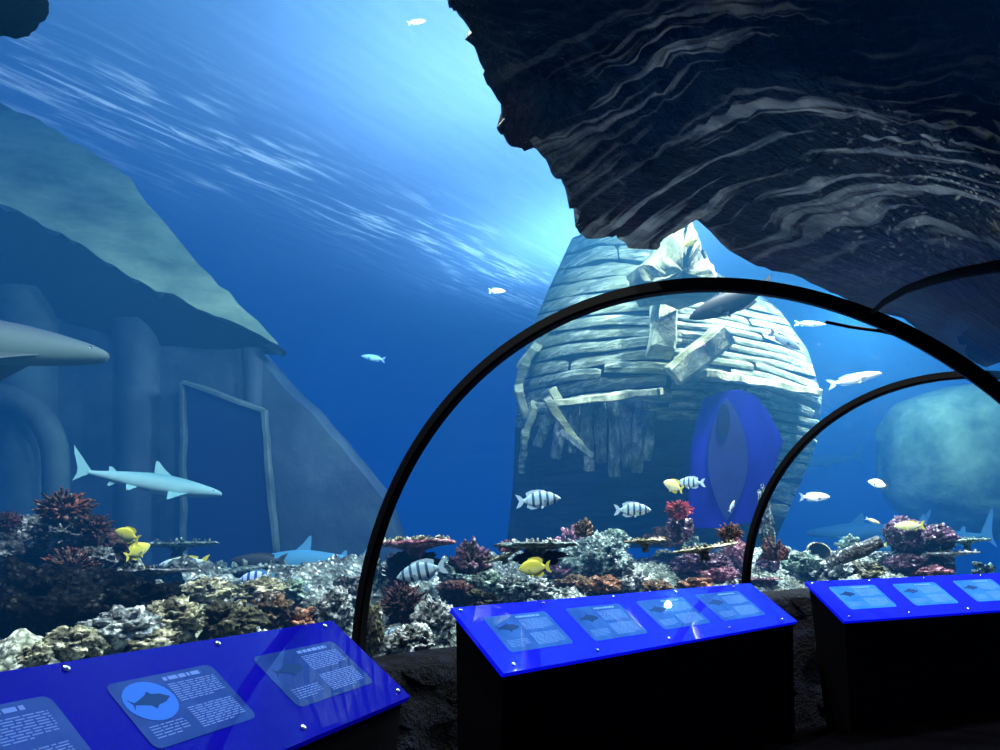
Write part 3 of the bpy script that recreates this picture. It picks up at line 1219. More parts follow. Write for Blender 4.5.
def m_branch(b, r, n, seed, th=0.09, up=0.15, knob=True, flatz=1.0, curve=0.15, sides=6):
    rnd = random.Random(seed)
    for i in range(n):
        z = rnd.uniform(up, 1)
        a = rnd.uniform(0, 2 * PI)
        h = math.sqrt(max(0, 1 - z * z))
        d = Vector((h * math.cos(a), h * math.sin(a), z * flatz))
        L = r * rnd.uniform(0.6, 1.0)
        w = Vector((rnd.uniform(-1, 1), rnd.uniform(-1, 1), rnd.uniform(-.3, 1))) * curve * r
        t_ = th * r * rnd.uniform(0.8, 1.2)
        pts = [d * 0.1 * r, d * L * 0.4 + w * .3, d * L * .75 + w * .7, d * L * 0.95 + w, d * L * 1.02 + w * 1.05]
        b.tube(pts, [t_ * 1.3, t_, t_ * (1.1 if knob else .7), t_ * (1.0 if knob else .5), t_ * .4], sides, 1 if knob and i % 1 == 0 and False else 0)


def m_table(b, r, seed, th=0.12, tilt=0.0, stalk=0.7, nodes=60, ecc=0.75):
    rnd = random.Random(seed)
    NA = 40
    prof = [(0.0, th), (0.35, th * .9), (0.7, th * .95), (0.93, th * .9), (1.0, th * .5), (0.95, 0.0), (0.6, -th * .4), (0.25, -th * 1.2), (0.12, -stalk * .5), (0.16, -stalk)]
    rows = []
    for (q, z) in prof:
        row = []
        for k in range(NA + 1):
            a = 2 * PI * (k % NA) / NA
            e = 1 + 0.16 * noise.noise(Vector((math.cos(a) * 1.5, math.sin(a) * 1.5, seed))) + 0.05 * noise.noise(Vector((math.cos(a) * 7, math.sin(a) * 7, seed)))
            x, y = q * math.cos(a) * e, q * math.sin(a) * e * ecc
            zz = z + 0.05 * noise.noise(Vector((x * 3, y * 3, seed))) + tilt * x
            row.append(Vector((x, y, zz)) * r)
        rows.append(row)
    b.grid(rows, 0)
    for i in range(nodes):
        a, q = rnd.uniform(0, 2 * PI), math.sqrt(rnd.random()) * 0.95
        x, y = q * math.cos(a), q * math.sin(a) * ecc
        p = Vector((x, y, th * .8 + tilt * x)) * r
        hgt = rnd.uniform(.05, .12) * r
        s_ = rnd.uniform(.025, .05) * r
        b.tube([p, p + Vector((rnd.uniform(-.3, .3), rnd.uniform(-.3, .3), 1)) * hgt * .7, p + Vector((rnd.uniform(-.4, .4), rnd.uniform(-.4, .4), 1)) * hgt], [s_, s_ * .9, s_ * .35], 5, 1)


CORAL = {}


def cm(name, dark, mid, light, scale=9, speck=0.2, pit=0.0, bump=0.9, sc=(0.85, 0.9, 0.95), spec=0.3):
    CORAL[name] = rockmat('coral_' + name, dark, mid, light, scale, pit, bump, speck, sc, spec=spec)


cm('maroon', (0.012, 0.003, 0.006), (0.06, 0.010, 0.016), (0.16, 0.035, 0.04), 9, 0.05)
cm('redbrown', (0.03, 0.008, 0.006), (0.14, 0.035, 0.022), (0.30, 0.10, 0.06), 9, 0.12)
cm('red', (0.22, 0.012, 0.02), (0.55, 0.04, 0.06), (0.75, 0.16, 0.16), 9, 0.1)
cm('brown', (0.03, 0.018, 0.008), (0.13, 0.07, 0.03), (0.30, 0.17, 0.08), 9, 0.25)
cm('orange', (0.09, 0.03, 0.015), (0.32, 0.13, 0.06), (0.58, 0.30, 0.17), 8, 0.25)
cm('olive', (0.02, 0.022, 0.008), (0.08, 0.08, 0.03), (0.22, 0.21, 0.10), 8, 0.2)
cm('purple', (0.03, 0.012, 0.03), (0.13, 0.05, 0.11), (0.34, 0.18, 0.30), 9, 0.45)
cm('pink', (0.12, 0.03, 0.06), (0.40, 0.13, 0.20), (0.70, 0.38, 0.44), 9, 0.3)
cm('cream', (0.14, 0.14, 0.07), (0.50, 0.49, 0.31), (0.88, 0.85, 0.62), 7, 0.3, 0.5)
cm('white', (0.14, 0.19, 0.20), (0.50, 0.58, 0.58), (0.90, 0.95, 0.95), 8, 0.5, 0.5)
cm('teal', (0.03, 0.06, 0.065), (0.15, 0.25, 0.25), (0.45, 0.60, 0.58), 9, 0.4, 0.3)
cm('mint', (0.08, 0.16, 0.12), (0.28, 0.45, 0.35), (0.60, 0.78, 0.66), 9, 0.4, 0.3)
cm('grey', (0.02, 0.025, 0.03), (0.10, 0.12, 0.14), (0.34, 0.38, 0.42), 8, 0.5, 0.4)
cm('dark', (0.002, 0.002, 0.003), (0.005, 0.006, 0.007), (0.012, 0.014, 0.015), 6, 0.02, spec=0.02)  # near-black: shade painted into the colour of the shadowed rocks
cm('yellowgreen', (0.10, 0.11, 0.02), (0.34, 0.36, 0.09), (0.60, 0.62, 0.25), 9, 0.1)
M_HOLE = flat('dark_hole', (0.004, 0.004, 0.008), 0.9)


def spot(px, py, w, h, d=None):
    """Point and depth for a coral whose foot is at the bottom middle of its place in the photograph."""
    if d is None:
        q, d = reef_pt(px, py + h * 0.5)
    c = P(px, py, d)
    return c, d, w / FPX * d, h / FPX * d      # centre, depth, width, height in metres


SEED = [11]


def coral(kind, px, py, w, h, mat, label, d=None, tip=None, cat=None, name=None, rotz=None, group=None, tilt=0.0, push=0.0):
    SEED[0] += 1
    sd = SEED[0]
    c, d, W, Hh = spot(px, py, w, h, d)
    if push:
        c = P(px, py, d + push)
        W, Hh = W * (d + push) / d, Hh * (d + push) / d
    m = CORAL[mat]
    mt = CORAL[tip] if tip else m
    b = MB()
    rz = rotz if rotz is not None else random.Random(sd).uniform(0, 6.28)
    if kind == 'rock':
        v, f = m_rock(0.5, sd, 5, 0.46, (1, 0.85, 1), 1.6, 0.30, 4.2)
        b.add(v, f)
        nm, ct = 'reef_rock', 'rock'
    elif kind == 'brain':
        v, f = m_rock(0.5, sd, 5, 0.30, (1, 0.9, 1), 1.9, 0.36, 7.0)
        b.add(v, f)
        nm, ct = 'boulder_coral', 'coral'
    elif kind == 'branch':
        m_branch(b, 0.5, 90, sd, 0.10, 0.0, True)
        nm, ct = 'branching_coral', 'coral'
    elif kind == 'finger':
        m_branch(b, 0.5, 46, sd, 0.15, 0.05, True, 1.2)
        nm, ct = 'finger_coral', 'coral'
    elif kind == 'soft':
        v, f = m_rock(0.37, sd, 4, 0.34, (1, 0.9, 1), 2.2, 0.25, 5)
        b.add(v, f)
        m_branch(b, 0.46, 330, sd, 0.055, -0.35, True, 1.0, 0.34, 5)
        nm, ct = 'bushy_soft_coral', 'coral'
    elif kind == 'table':
        m_table(b, 0.5, sd, max(0.10, 0.35 * Hh / W), tilt, 0.6, 90)
        nm, ct = 'table_coral', 'coral'
    elif kind == 'plate':
        m_table(b, 0.5, sd, max(0.07, 0.25 * Hh / W), tilt, 0.35, 26)
        nm, ct = 'plate_coral', 'coral'
    vs = b.v
    lo = [min(v[i] for v in vs) for i in range(3)]
    hi = [max(v[i] for v in vs) for i in range(3)]
    ca, sa = math.cos(rz), math.sin(rz)
    out = []
    if kind in ('table', 'plate'):
        sx = sy = W / (hi[0] - lo[0])
        sz = sx
        ctr = Vector((0, 0, 0))
        if tilt:
            ca, sa = 1, 0
    else:
        sx = sy = W / (0.5 * (hi[0] - lo[0] + hi[1] - lo[1]))
        sz = Hh / (hi[2] - lo[2]) * 1.12
        ctr = Vector(((lo[0] + hi[0]) / 2, (lo[1] + hi[1]) / 2, (lo[2] + hi[2]) / 2 + 0.04))
    for v in vs:
        q = v - ctr
        out.append(Vector(((q.x * ca - q.y * sa) * sx, (q.x * sa + q.y * ca) * sy, q.z * sz)) + c)
    b.v = out
    o = b.build(name or nm, [m, mt])
    recenter(o)
    return tag(o, label, cat or ct, group)


C = coral
# left: dark outcrop with red soft corals, cream rocks in front of it
C('rock', 42, 618, 150, 120, 'dark', 'big rock outcrop with deep shade painted into its colour, below the red bushy corals', 4.75)
C('rock', 128, 600, 120, 60, 'dark', 'rock painted dark as a shaded hollow above the cream pitted rocks', 5.05)
C('rock', 20, 545, 70, 62, 'grey', 'grey rock with white crust at the left frame edge', 5.5)
C('brain', 62, 533, 66, 40, 'grey', 'rounded grey coral head with pale specks under the tallest red bush', 5.4)
C('rock', 100, 548, 60, 40, 'maroon', 'dark maroon rock right of the rounded grey coral head', 5.6)
C('soft', 66, 508, 56, 40, 'redbrown', 'tallest dark red bushy coral crowning the left outcrop', 5.4)
C('soft', 92, 528, 40, 32, 'maroon', 'deep maroon bushy coral on the slope below the tallest red bush', 5.4)
C('soft', 72, 568, 62, 42, 'redbrown', 'brownish red bushy coral in the middle of the left outcrop', 5.2)
C('soft', 45, 590, 56, 34, 'maroon', 'dark red bushy coral low on the left outcrop with white dots', 5.15)
C('brain', 96, 558, 40, 24, 'grey', 'speckled grey coral between the red bushes and the yellow fish', 5.3)
C('soft', 6, 522, 30, 24, 'maroon', 'maroon coral tuft cut by the left frame edge', 5.4)
C('brain', 123, 552, 30, 38, 'olive', 'dark olive coral clump behind the two yellow fish', 5.7)
C('rock', 8, 580, 40, 44, 'dark', 'small black rock at the left frame edge under the grey rock', 5.2)
C('plate', 150, 572, 90, 14, 'grey', 'flat grey shelf rock casting a shadow above the cream rocks', 5.6, rotz=0.2)
C('rock', 34, 655, 34, 26, 'cream', 'small pale cream rock lowest beside the nearest panel edge')
C('rock', 76, 642, 62, 32, 'cream', 'cream knobby rock left of the blue-white crusted one')
C('rock', 122, 626, 74, 40, 'white', 'blue-white crusted rock above the nearest panel')
C('brain', 172, 618, 66, 44, 'cream', 'yellowish porous rock with round dark holes')
C('rock', 150, 640, 60, 26, 'cream', 'low cream rock on the rim of the nearest panel')
C('brain', 205, 592, 62, 30, 'cream', 'pale porous rock left of the striped fish pair')
C('brain', 262, 590, 54, 28, 'cream', 'pale porous rock below the blue striped fish')
C('rock', 232, 620, 66, 40, 'olive', 'dark olive brown rock behind the nearest panel')
C('rock', 268, 610, 44, 36, 'brown', 'dark brown rock between the olive and the orange rocks')
C('finger', 300, 617, 40, 20, 'orange', 'orange brown coral at the corner of the nearest panel')
C('brain', 335, 608, 44, 42, 'white', 'bluish white crusty rock left of the foot of the tall arch')
C('rock', 290, 590, 40, 26, 'mint', 'pale green rock behind the orange brown coral')
C('rock', 350, 590, 36, 30, 'grey', 'grey rock touching the left side of the tall arch')
C('plate', 178, 545, 78, 8, 'teal', 'upper flat grey-green stone ledge behind the pale grey fish', 7.4, rotz=0.1)
C('plate', 230, 573, 150, 8, 'teal', 'long low stone ledge under the grouper', 7.2, rotz=0.1)
# middle: between the two arches
C('table', 416, 545, 92, 24, 'pink', 'wide table coral with pale pinkish rim just inside the tall arch', tip='cream', d=6.6)
C('rock', 415, 562, 60, 24, 'dark', 'rock painted dark as the shade under the wide table coral', d=6.7)
C('branch', 471, 553, 44, 34, 'purple', 'purple branching coral with white tips right of the table coral', tip='white', d=6.8)
C('brain', 457, 572, 44, 26, 'teal', 'teal knobby coral head below the purple branching coral')
C('soft', 398, 572, 36, 44, 'maroon', 'upper dark maroon coral beside the tall arch')
C('soft', 402, 602, 56, 42, 'maroon', 'lower dark maroon coral cushion near the striped fish')
C('rock', 372, 570, 24, 46, 'teal', 'teal crusted rock against the inner side of the tall arch')
C('rock', 372, 628, 26, 50, 'olive', 'olive rock at the foot of the tall arch')
C('brain', 408, 640, 52, 34, 'white', 'white crusted rock lowest left of the middle panel')
C('rock', 434, 617, 46, 44, 'white', 'white sparkling rock at the left end of the middle panel')
C('brain', 456, 590, 44, 20, 'redbrown', 'reddish flat coral above the middle panel corner')
C('brain', 480, 600, 40, 22, 'olive', 'olive coral on the top edge of the middle panel')
C('brain', 484, 582, 40, 28, 'mint', 'mint green coral head left of the round yellow fish')
C('plate', 505, 556, 44, 16, 'cream', 'tilted cream plate coral left of the round yellow fish', tilt=0.35, d=6.6)
C('plate', 538, 546, 92, 14, 'teal', 'broad grey-green plate coral above the round yellow fish', tip='white', d=6.7)
C('rock', 540, 556, 56, 16, 'dark', 'rock painted dark as a hollow behind the round yellow fish', d=6.9)
C('branch', 507, 545, 20, 12, 'pink', 'tiny pinkish coral tuft on the left tip of the broad plate coral', d=6.9)
C('finger', 558, 566, 36, 24, 'purple', 'purple knobby coral right of the round yellow fish')
C('brain', 512, 588, 44, 26, 'teal', 'grey teal rock below the round yellow fish')
C('rock', 540, 590, 44, 24, 'white', 'speckled white rock on the top edge of the middle panel')
C('branch', 570, 537, 46, 24, 'pink', 'rosy pink branching coral on the reef crest')
C('branch', 584, 526, 22, 18, 'brown', 'small brown coral tuft on top of the rosy pink coral', d=7.4)
C('brain', 592, 556, 80, 50, 'teal', 'big teal and white knobby coral mound in the reef centre')
C('brain', 612, 540, 38, 22, 'mint', 'pale mint coral dome on the centre mound')
C('brain', 572, 584, 40, 20, 'brown', 'brown coral low under the centre mound')
C('brain', 603, 584, 40, 18, 'orange', 'orange brown coral by the panel rim under the centre mound')
C('rock', 628, 580, 36, 24, 'white', 'bluish white rock at the right foot of the centre mound')
C('plate', 645, 542, 56, 9, 'cream', 'thin flat cream plate coral jutting right from the centre mound', d=7.3)
C('brain', 655, 588, 40, 16, 'brown', 'speckled brown coral in front of the dark cave')
C('finger', 664, 534, 44, 22, 'orange', 'rusty orange coral clump above the dark cave')
C('rock', 690, 546, 36, 22, 'mint', 'green striped rock under the rusty orange clump')
C('soft', 678, 509, 30, 18, 'red', 'bright red soft coral below the yellow fish pair at the wreck', d=8.6)
C('rock', 680, 527, 30, 26, 'purple', 'dim purple rock carrying the bright red soft coral', d=8.8)
C('plate', 704, 549, 66, 12, 'cream', 'pale yellow-edged plate coral left of the second arch', d=7.6, tilt=0.12)
C('brain', 700, 562, 66, 26, 'purple', 'purplish rock under the pale yellow-edged plate')
C('brain', 716, 574, 52, 18, 'pink', 'salmon pink crusted rock over the middle panel')
C('soft', 730, 532, 28, 20, 'redbrown', 'reddish brown coral tuft inside the second arch', d=8.0)
C('brain', 736, 556, 30, 36, 'pink', 'pink and purple rock touching the second arch')
C('rock', 695, 584, 44, 14, 'orange', 'orange rock along the back edge of the middle panel')
# right: beyond the second arch
C('rock', 766, 520, 16, 70, 'teal', 'upright teal crusted rock pillar right of the second arch', d=9.2)
C('branch', 774, 546, 28, 24, 'redbrown', 'red-brown branching coral at the foot of the teal pillar', d=9.0)
C('brain', 768, 563, 28, 18, 'purple', 'small violet coral dome beside the second arch')
C('plate', 758, 580, 40, 10, 'pink', 'flat pink glowing ledge at the foot of the second arch')
C('rock', 800, 562, 44, 22, 'mint', 'pale green rock left of the far panel corner')
C('rock', 836, 566, 44, 20, 'white', 'pale rock below the barrel sponge')
C('finger', 850, 544, 28, 20, 'mint', 'pale mint finger coral right of the barrel sponge')
C('rock', 866, 570, 44, 20, 'olive', 'olive green rock behind the far panel')
C('brain', 880, 557, 28, 12, 'white', 'white crust on the reef right of the grey log')
C('brain', 904, 533, 46, 34, 'purple', 'tall dark purple coral mound below the pale yellow fish', d=10.4)
C('finger', 938, 532, 36, 18, 'purple', 'purple knobs on the right shoulder of the tall mound', d=10.2)
C('rock', 924, 553, 60, 44, 'grey', 'large grey rock under the purple mound at far right', d=10.5)
C('brain', 906, 563, 40, 20, 'purple', 'low purple coral in front of the large grey rock')
C('plate', 948, 554, 56, 14, 'white', 'pale pointed rock spur jutting right below the green shelf', d=10.2)
C('plate', 966, 541, 56, 12, 'mint', 'green-grey shelf coral jutting toward the right frame edge', d=10.4)
C('finger', 984, 569, 22, 16, 'mint', 'small pale green coral alone near the right frame edge', d=10.6)
C('rock', 930, 572, 40, 14, 'pink', 'pinkish rock along the rim of the far panel')

# barrel sponge and log
c, d, W, Hh = spot(818, 554, 24, 22)
b = MB()
rows = []
ax = (Vector((0, 0, 0.35)) - CF + CR * -0.1).normalized()
s1 = ax.orthogonal().normalized()
s2 = ax.cross(s1)
for (q, r) in ((-0.9, .35), (-.4, .8), (0.1, 1.0), (.35, .98), (.38, .88), (.2, .8), (-.3, .6), (-.3, .001)):
    rows.append([c + ax * q * Hh * .5 + (s1 * math.cos(a) + s2 * math.sin(a)) * r * W * .5 * (1 + .05 * math.sin(3 * a)) for a in [2 * PI * k / 20 for k in range(21)]])
b.grid(rows[:5], 0)
b.grid(rows[4:], 1)
recenter_tag(b.build('barrel_sponge', [CORAL['cream'], M_HOLE]), 'barrel sponge with a round dark opening near the second arch', 'sponge')
b = MB()
b.tube([P(828, 563, 9.3), P(845, 556, 9.2), P(862, 550, 9.2), P(880, 541, 9.2)], [.06, .085, .09, .075], 10)
recenter_tag(b.build('sunken_log', CORAL['grey']), 'slanting grey log lying on the reef right of the barrel sponge', 'log')
# pale rock wall at far right
v, f = m_rock(1.0, 91, 5, 0.06, (1.75, 1.2, 1.5), 2.5, 0.03, 4)
c = P(1078, 458, 21.0)
sq = lambda q: math.copysign(abs(q) ** 0.6, q)
o = mesh('rock_wall', [Vector((sq(p.x) * 3.9, p.y * 1.5, sq(p.z) * 1.75)) + c for p in v], f, rockmat('pale_green_rock', (0.10, 0.17, 0.08), (0.28, 0.40, 0.20), (0.50, 0.62, 0.34), 1.1, bump=0.9))
recenter_tag(o, 'hazy pale green rock wall behind the reef at the right edge', 'rock')
# pale rock tip beneath the overhang, and the dark lump at the upper left corner
b = MB()
tipo = [(640, 262), (652, 252), (668, 238), (688, 221), (697, 232), (706, 250), (716, 272), (724, 292), (690, 300), (655, 296), (640, 280)]
rows = []
cx, cy = 684, 268
for q in (0.0, .35, .7, .92, 1.0):
    row = []
    for k in range(len(tipo) * 4 + 1):
        kk = k / 4
        a, e = tipo[int(kk) % len(tipo)], tipo[(int(kk) + 1) % len(tipo)]
        fx = kk - int(kk)
        x, y = a[0] + (e[0] - a[0]) * fx, a[1] + (e[1] - a[1]) * fx
        p = P(cx + (x - cx) * q, cy + (y - cy) * q, 8.3 + 0.6 * q * q)
        p += Vector((0, 1, 0)) * 0.35 * fbm(p * 3.5, 5)
        row.append(p)
    rows.append(row)
b.grid(rows)
b.grid([rows[-1], [p + CF * 0.8 for p in rows[-1]]])
recenter_tag(b.build('pale_rock', rockmat('pale_tip_rock', (0.02, 0.03, 0.015), (0.06, 0.075, 0.045), (0.14, 0.16, 0.09), 2.6, bump=0.6)), 'pale rock tip below the dark overhang, above the tall arch', 'rock')
v, f = m_rock(0.5, 77, 4, 0.25, (1, 1, 1), 1.5)
c = P(5, 2, 3.2)
o = mesh('dark_rock', [p * 0.27 + c for p in v], f, flat('jet_rock', (0.0008, 0.0008, 0.001), 0.9, spec=0.0))
recenter_tag(o, 'black rounded rock lump at the upper left corner', 'rock')


# ------------------------------------------------------------------ fish
def fishmat(name, back, belly, stripe=None, n=5, head=None, sw=0.45, emit=0.0):
    t = NT(name)
    tc = t.n('ShaderNodeTexCoord')
    s = t.n('ShaderNodeSeparateXYZ')
    t.l(tc.outputs['Object'], s.inputs[0])
    c = t.ramp(t.math('MULTIPLY_ADD', s.outputs['Z'], 4.0, 0.5), [(0.25, belly), (0.75, back)])
    if stripe:
        w = t.math('SINE', t.math('MULTIPLY_ADD', s.outputs['X'], 2 * PI * n, 0.6))
        m = t.ramp(w, [(sw, (0, 0, 0)), (min(sw + .2, .99), (1, 1, 1))])
        lim = t.ramp(t.math('ADD', s.outputs['X'], 0.5), [(0.20, (0, 0, 0)), (0.24, (1, 1, 1)), (0.90, (1, 1, 1)), (0.93, (0, 0, 0))])
        c = t.mixc(t.math('MULTIPLY', m, lim), c, stripe)
    if head:
        hm = t.ramp(t.math('ADD', s.outputs['X'], 0.5), [(0.78, (0, 0, 0)), (0.86, (1, 1, 1))])
        c = t.mixc(hm, c, head)
    t.bsdf(c, 0.6, None, c if emit else None, emit, spec=0.12)
    return t.m


M_EYE = flat('fish_eye', (0.004, 0.004, 0.006), 0.15)
FM = {
    'sergeant': fishmat('striped_silver_fish', (0.20, 0.34, 0.44), (0.40, 0.54, 0.60), (0.025, 0.06, 0.12), 6.2, sw=0.35),
    'sergeant_blue': fishmat('striped_blue_fish', (0.30, 0.45, 0.85), (0.45, 0.62, 0.95), (0.02, 0.05, 0.25), 5.0, sw=0.2),
    'pale': fishmat('pale_silver_fish', (0.36, 0.48, 0.55), (0.52, 0.60, 0.64)),
    'yellow': fishmat('yellow_fish', (0.42, 0.43, 0.06), (0.52, 0.54, 0.20)),
    'cream': fishmat('pale_yellow_fish', (0.60, 0.56, 0.22), (0.66, 0.64, 0.42)),
    'white': fishmat('white_fish', (0.85, 0.90, 0.92), (0.92, 0.95, 0.95), emit=0.12),  # slight self-glow added to keep it bright against the water
    'grey': fishmat('grey_fish', (0.07, 0.12, 0.17), (0.16, 0.22, 0.28)),
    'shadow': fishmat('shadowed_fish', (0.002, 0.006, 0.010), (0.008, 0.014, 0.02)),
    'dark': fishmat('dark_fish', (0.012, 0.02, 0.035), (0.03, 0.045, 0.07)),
    'blue': fishmat('blue_fish', (0.14, 0.40, 0.65), (0.30, 0.60, 0.80)),
    'shark': fishmat('blacktip_shark_skin', (0.10, 0.26, 0.30), (0.36, 0.56, 0.58)),
    'bigshark': fishmat('big_shark_skin', (0.03, 0.045, 0.07), (0.075, 0.12, 0.105)),
    'paleshark': fishmat('distant_shark_skin', (0.05, 0.20, 0.36), (0.10, 0.28, 0.42)),
    'fin_dark': flat('dark_fin', (0.02, 0.03, 0.04), 0.5),
    'fin_pale': flat('pale_fin', (0.28, 0.42, 0.52), 0.5),
    'fin_yellow': flat('yellow_fin', (0.46, 0.44, 0.06), 0.5),
    'fin_shark': flat('shark_fin', (0.16, 0.34, 0.37), 0.5),
    'fin_big': flat('big_shark_fin', (0.03, 0.045, 0.05), 0.5),
    'fin_blue': flat('blue_fin', (0.07, 0.24, 0.42), 0.5),
}
# x station (nose at +.5), top, bottom, half width
DEEP = [(.5, .005, -.005, .006), (.46, .05, -.04, .03), (.38, .12, -.09, .055), (.24, .19, -.15, .075), (.06, .23, -.19, .08), (-.12, .20, -.17, .065), (-.24, .12, -.11, .045), (-.32, .06, -.055, .025), (-.36, .045, -.045, .015)]
SLIM = [(.5, .005, -.005, .006), (.46, .04, -.03, .03), (.36, .085, -.065, .05), (.2, .12, -.10, .065), (0, .125, -.12, .065), (-.18, .095, -.09, .05), (-.30, .05, -.05, .028), (-.38, .032, -.032, .016)]
SHARK = [(.5, .006, -.006, .016), (.488, .020, -.016, .032), (.46, .030, -.024, .042), (.41, .042, -.034, .052), (.30, .060, -.052, .062), (.16, .074, -.068, .068), (.02, .074, -.070, .064), (-.14, .056, -.056, .048), (-.28, .034, -.034, .028), (-.38, .018, -.018, .014), (-.42, .013, -.013, .009)]


def fish_mesh(kind, fork=0.13):
    prof = {'deep': DEEP, 'slim': SLIM, 'shark': SHARK, 'round': [(x, a * 1.15, c * 1.2, w) for x, a, c, w in DEEP]}[kind]
    b = MB()
    NS = 14
    # resample the profile smoothly
    rows = []
    st = []
    for i in range(len(prof) - 1):
        p0, p1, p2, p3 = prof[max(i - 1, 0)], prof[i], prof[i + 1], prof[min(i + 2, len(prof) - 1)]
        for q in range(3):
            u = q / 3
            st.append(tuple(0.5 * ((2 * p1[k]) + (-p0[k] + p2[k]) * u + (2 * p0[k] - 5 * p1[k] + 4 * p2[k] - p3[k]) * u * u + (-p0[k] + 3 * p1[k] - 3 * p2[k] + p3[k]) * u ** 3) for k in range(4)))
    st.append(prof[-1])
    for (x, tp, bt, w) in st:
        r = []
        for k in range(NS + 1):
            a = 2 * PI * k / NS
            cz, ry = (tp + bt) / 2, (tp - bt) / 2
            r.append(Vector((x, w * math.sin(a), cz + ry * math.cos(a))))
        rows.append(r)
    b.grid(rows, 0)

    def fin(pts, th=0.006, mi=1):
        q = [Vector((x, y - th / 2 if True else y, z)) for x, y, z in pts]
        b.slab(q, (0, 1, 0), th, mi)

    def tri(pts, nrm, th=0.005, mi=1):
        b.slab([Vector(p) for p in pts], nrm, th, mi)
    if kind == 'shark':
        fin([(-.40, 0, .012), (-.46, 0, .075), (-.545, 0, .165), (-.53, 0, .11), (-.49, 0, .02), (-.485, 0, -.02), (-.50, 0, -.075), (-.45, 0, -.035), (-.41, 0, -.012)])
        fin([(.13, 0, .068), (.06, 0, .115), (.015, 0, .158), (-.005, 0, .162), (-.005, 0, .12), (.0, 0, .070)])
        fin([(-.24, 0, .035), (-.28, 0, .065), (-.30, 0, .064), (-.295, 0, .03)])
        fin([(-.22, 0, -.038), (-.27, 0, -.07), (-.285, 0, -.065), (-.27, 0, -.03)])
        for sgn in (1, -1):
            tri([(.24, .05 * sgn, -.04), (.17, .12 * sgn, -.075), (.09, .20 * sgn, -.12), (.08, .195 * sgn, -.12), (.11, .05 * sgn, -.05)], (0, -.4 * sgn, 1))
            tri([(-.10, .04 * sgn, -.05), (-.15, .08 * sgn, -.085), (-.17, .075 * sgn, -.085), (-.17, .03 * sgn, -.045)], (0, -.4 * sgn, 1))
        ex, ez, er = .42, .012, .008
    else:
        k = 1.0 if kind != 'slim' else .6
        x0 = -.34
        fin([(x0, 0, .04), (-.42, 0, .10 * k + fork * .3), (-.53, 0, .12 * k + fork * .5), (-.45, 0, 0), (-.53, 0, -.12 * k - fork * .5), (-.42, 0, -.10 * k - fork * .3), (x0, 0, -.04)])
        dt = .21 if kind != 'slim' else .115
        if kind == 'round':
            dt = .25
        fin([(.22, 0, dt * .86), (.14, 0, dt * 1.18), (0, 0, dt * 1.28), (-.16, 0, dt * 1.26), (-.29, 0, dt * .95), (-.27, 0, dt * .35), (-.1, 0, dt * .8), (.1, 0, dt * .9)])
        fin([(.02, 0, -dt * .75), (-.06, 0, -dt * 1.05), (-.2, 0, -dt * 1.1), (-.29, 0, -dt * .8), (-.26, 0, -dt * .35), (-.1, 0, -dt * .7)])
        for sgn in (1, -1):
            tri([(.20, .065 * sgn, -.03), (.10, .12 * sgn, -.02), (.06, .125 * sgn, -.07), (.12, .09 * sgn, -.10)], (0.2, sgn, 0))
            tri([(.12, .03 * sgn, -dt * .7), (.05, .05 * sgn, -dt * 1.15), (.02, .03 * sgn, -dt * .8)], (0, sgn, 0))
        ex, ez, er = .40, .025, .017
    w = [q for q in st if q[0] <= ex][0][3]
    for sgn in (1, -1):
        v, f = ICO[2]
        b.add([Vector((ex + p.x * er, sgn * w * .86 + p.y * er * .6, ez + p.z * er)) for p in v], f, 2)
    return b


FCACHE = {}


def fish(kind, mat, fin, px, py, len_px, d, label, face='r', tilt=0.0, yaw=0.0, name=None, cat='fish', roll=0.0, hs=1.0, group=None):
    """face: which way the nose points in the photograph; tilt: nose up, degrees; yaw: turned away, degrees."""
    key = kind
    if key not in FCACHE:
        b = fish_mesh(kind)
        me = bpy.data.meshes.new('fish_' + kind)
        me.from_pydata([tuple(v) for v in b.v], [], b.f)
        me.polygons.foreach_set('material_index', b.m)
        me.polygons.foreach_set('use_smooth', [m != 1 for m in b.m])
        for _ in range(3):
            me.materials.append(None)
        me.update()
        FCACHE[key] = me
    nm = name or ('shark' if kind == 'shark' else 'reef_fish')
    o = bpy.data.objects.new(nm, FCACHE[key])
    COL.objects.link(o)
    for i, m in enumerate((FM[mat], FM[fin], M_EYE)):
        o.material_slots[i].link = 'OBJECT'
        o.material_slots[i].material = m
    dr = ray(px, py)
    az = math.atan2(dr.x, dr.y)
    right = Vector((math.cos(az), -math.sin(az), 0))
    fwd = Vector((math.sin(az), math.cos(az), 0))
    sg = 1 if face == 'r' else -1
    y = math.radians(yaw)
    X = right * sg * math.cos(y) + fwd * math.sin(y)
    tl = math.radians(tilt)
    X = (X * math.cos(tl) + Vector((0, 0, 1)) * math.sin(tl)).normalized()
    Y = Vector((0, 0, 1)).cross(X).normalized()
    Z = X.cross(Y)
    if roll:
        a = math.radians(roll)
        Y, Z = Y * math.cos(a) + Z * math.sin(a), Z * math.cos(a) - Y * math.sin(a)
    L = len_px / FPX * d / max(.35, math.cos(y))
    M = Matrix((X * L, Y * L, Z * L * hs)).transposed().to_4x4()
    M.translation = P(px, py, d)
    o.matrix_world = M
    return tag(o, label, cat, group)


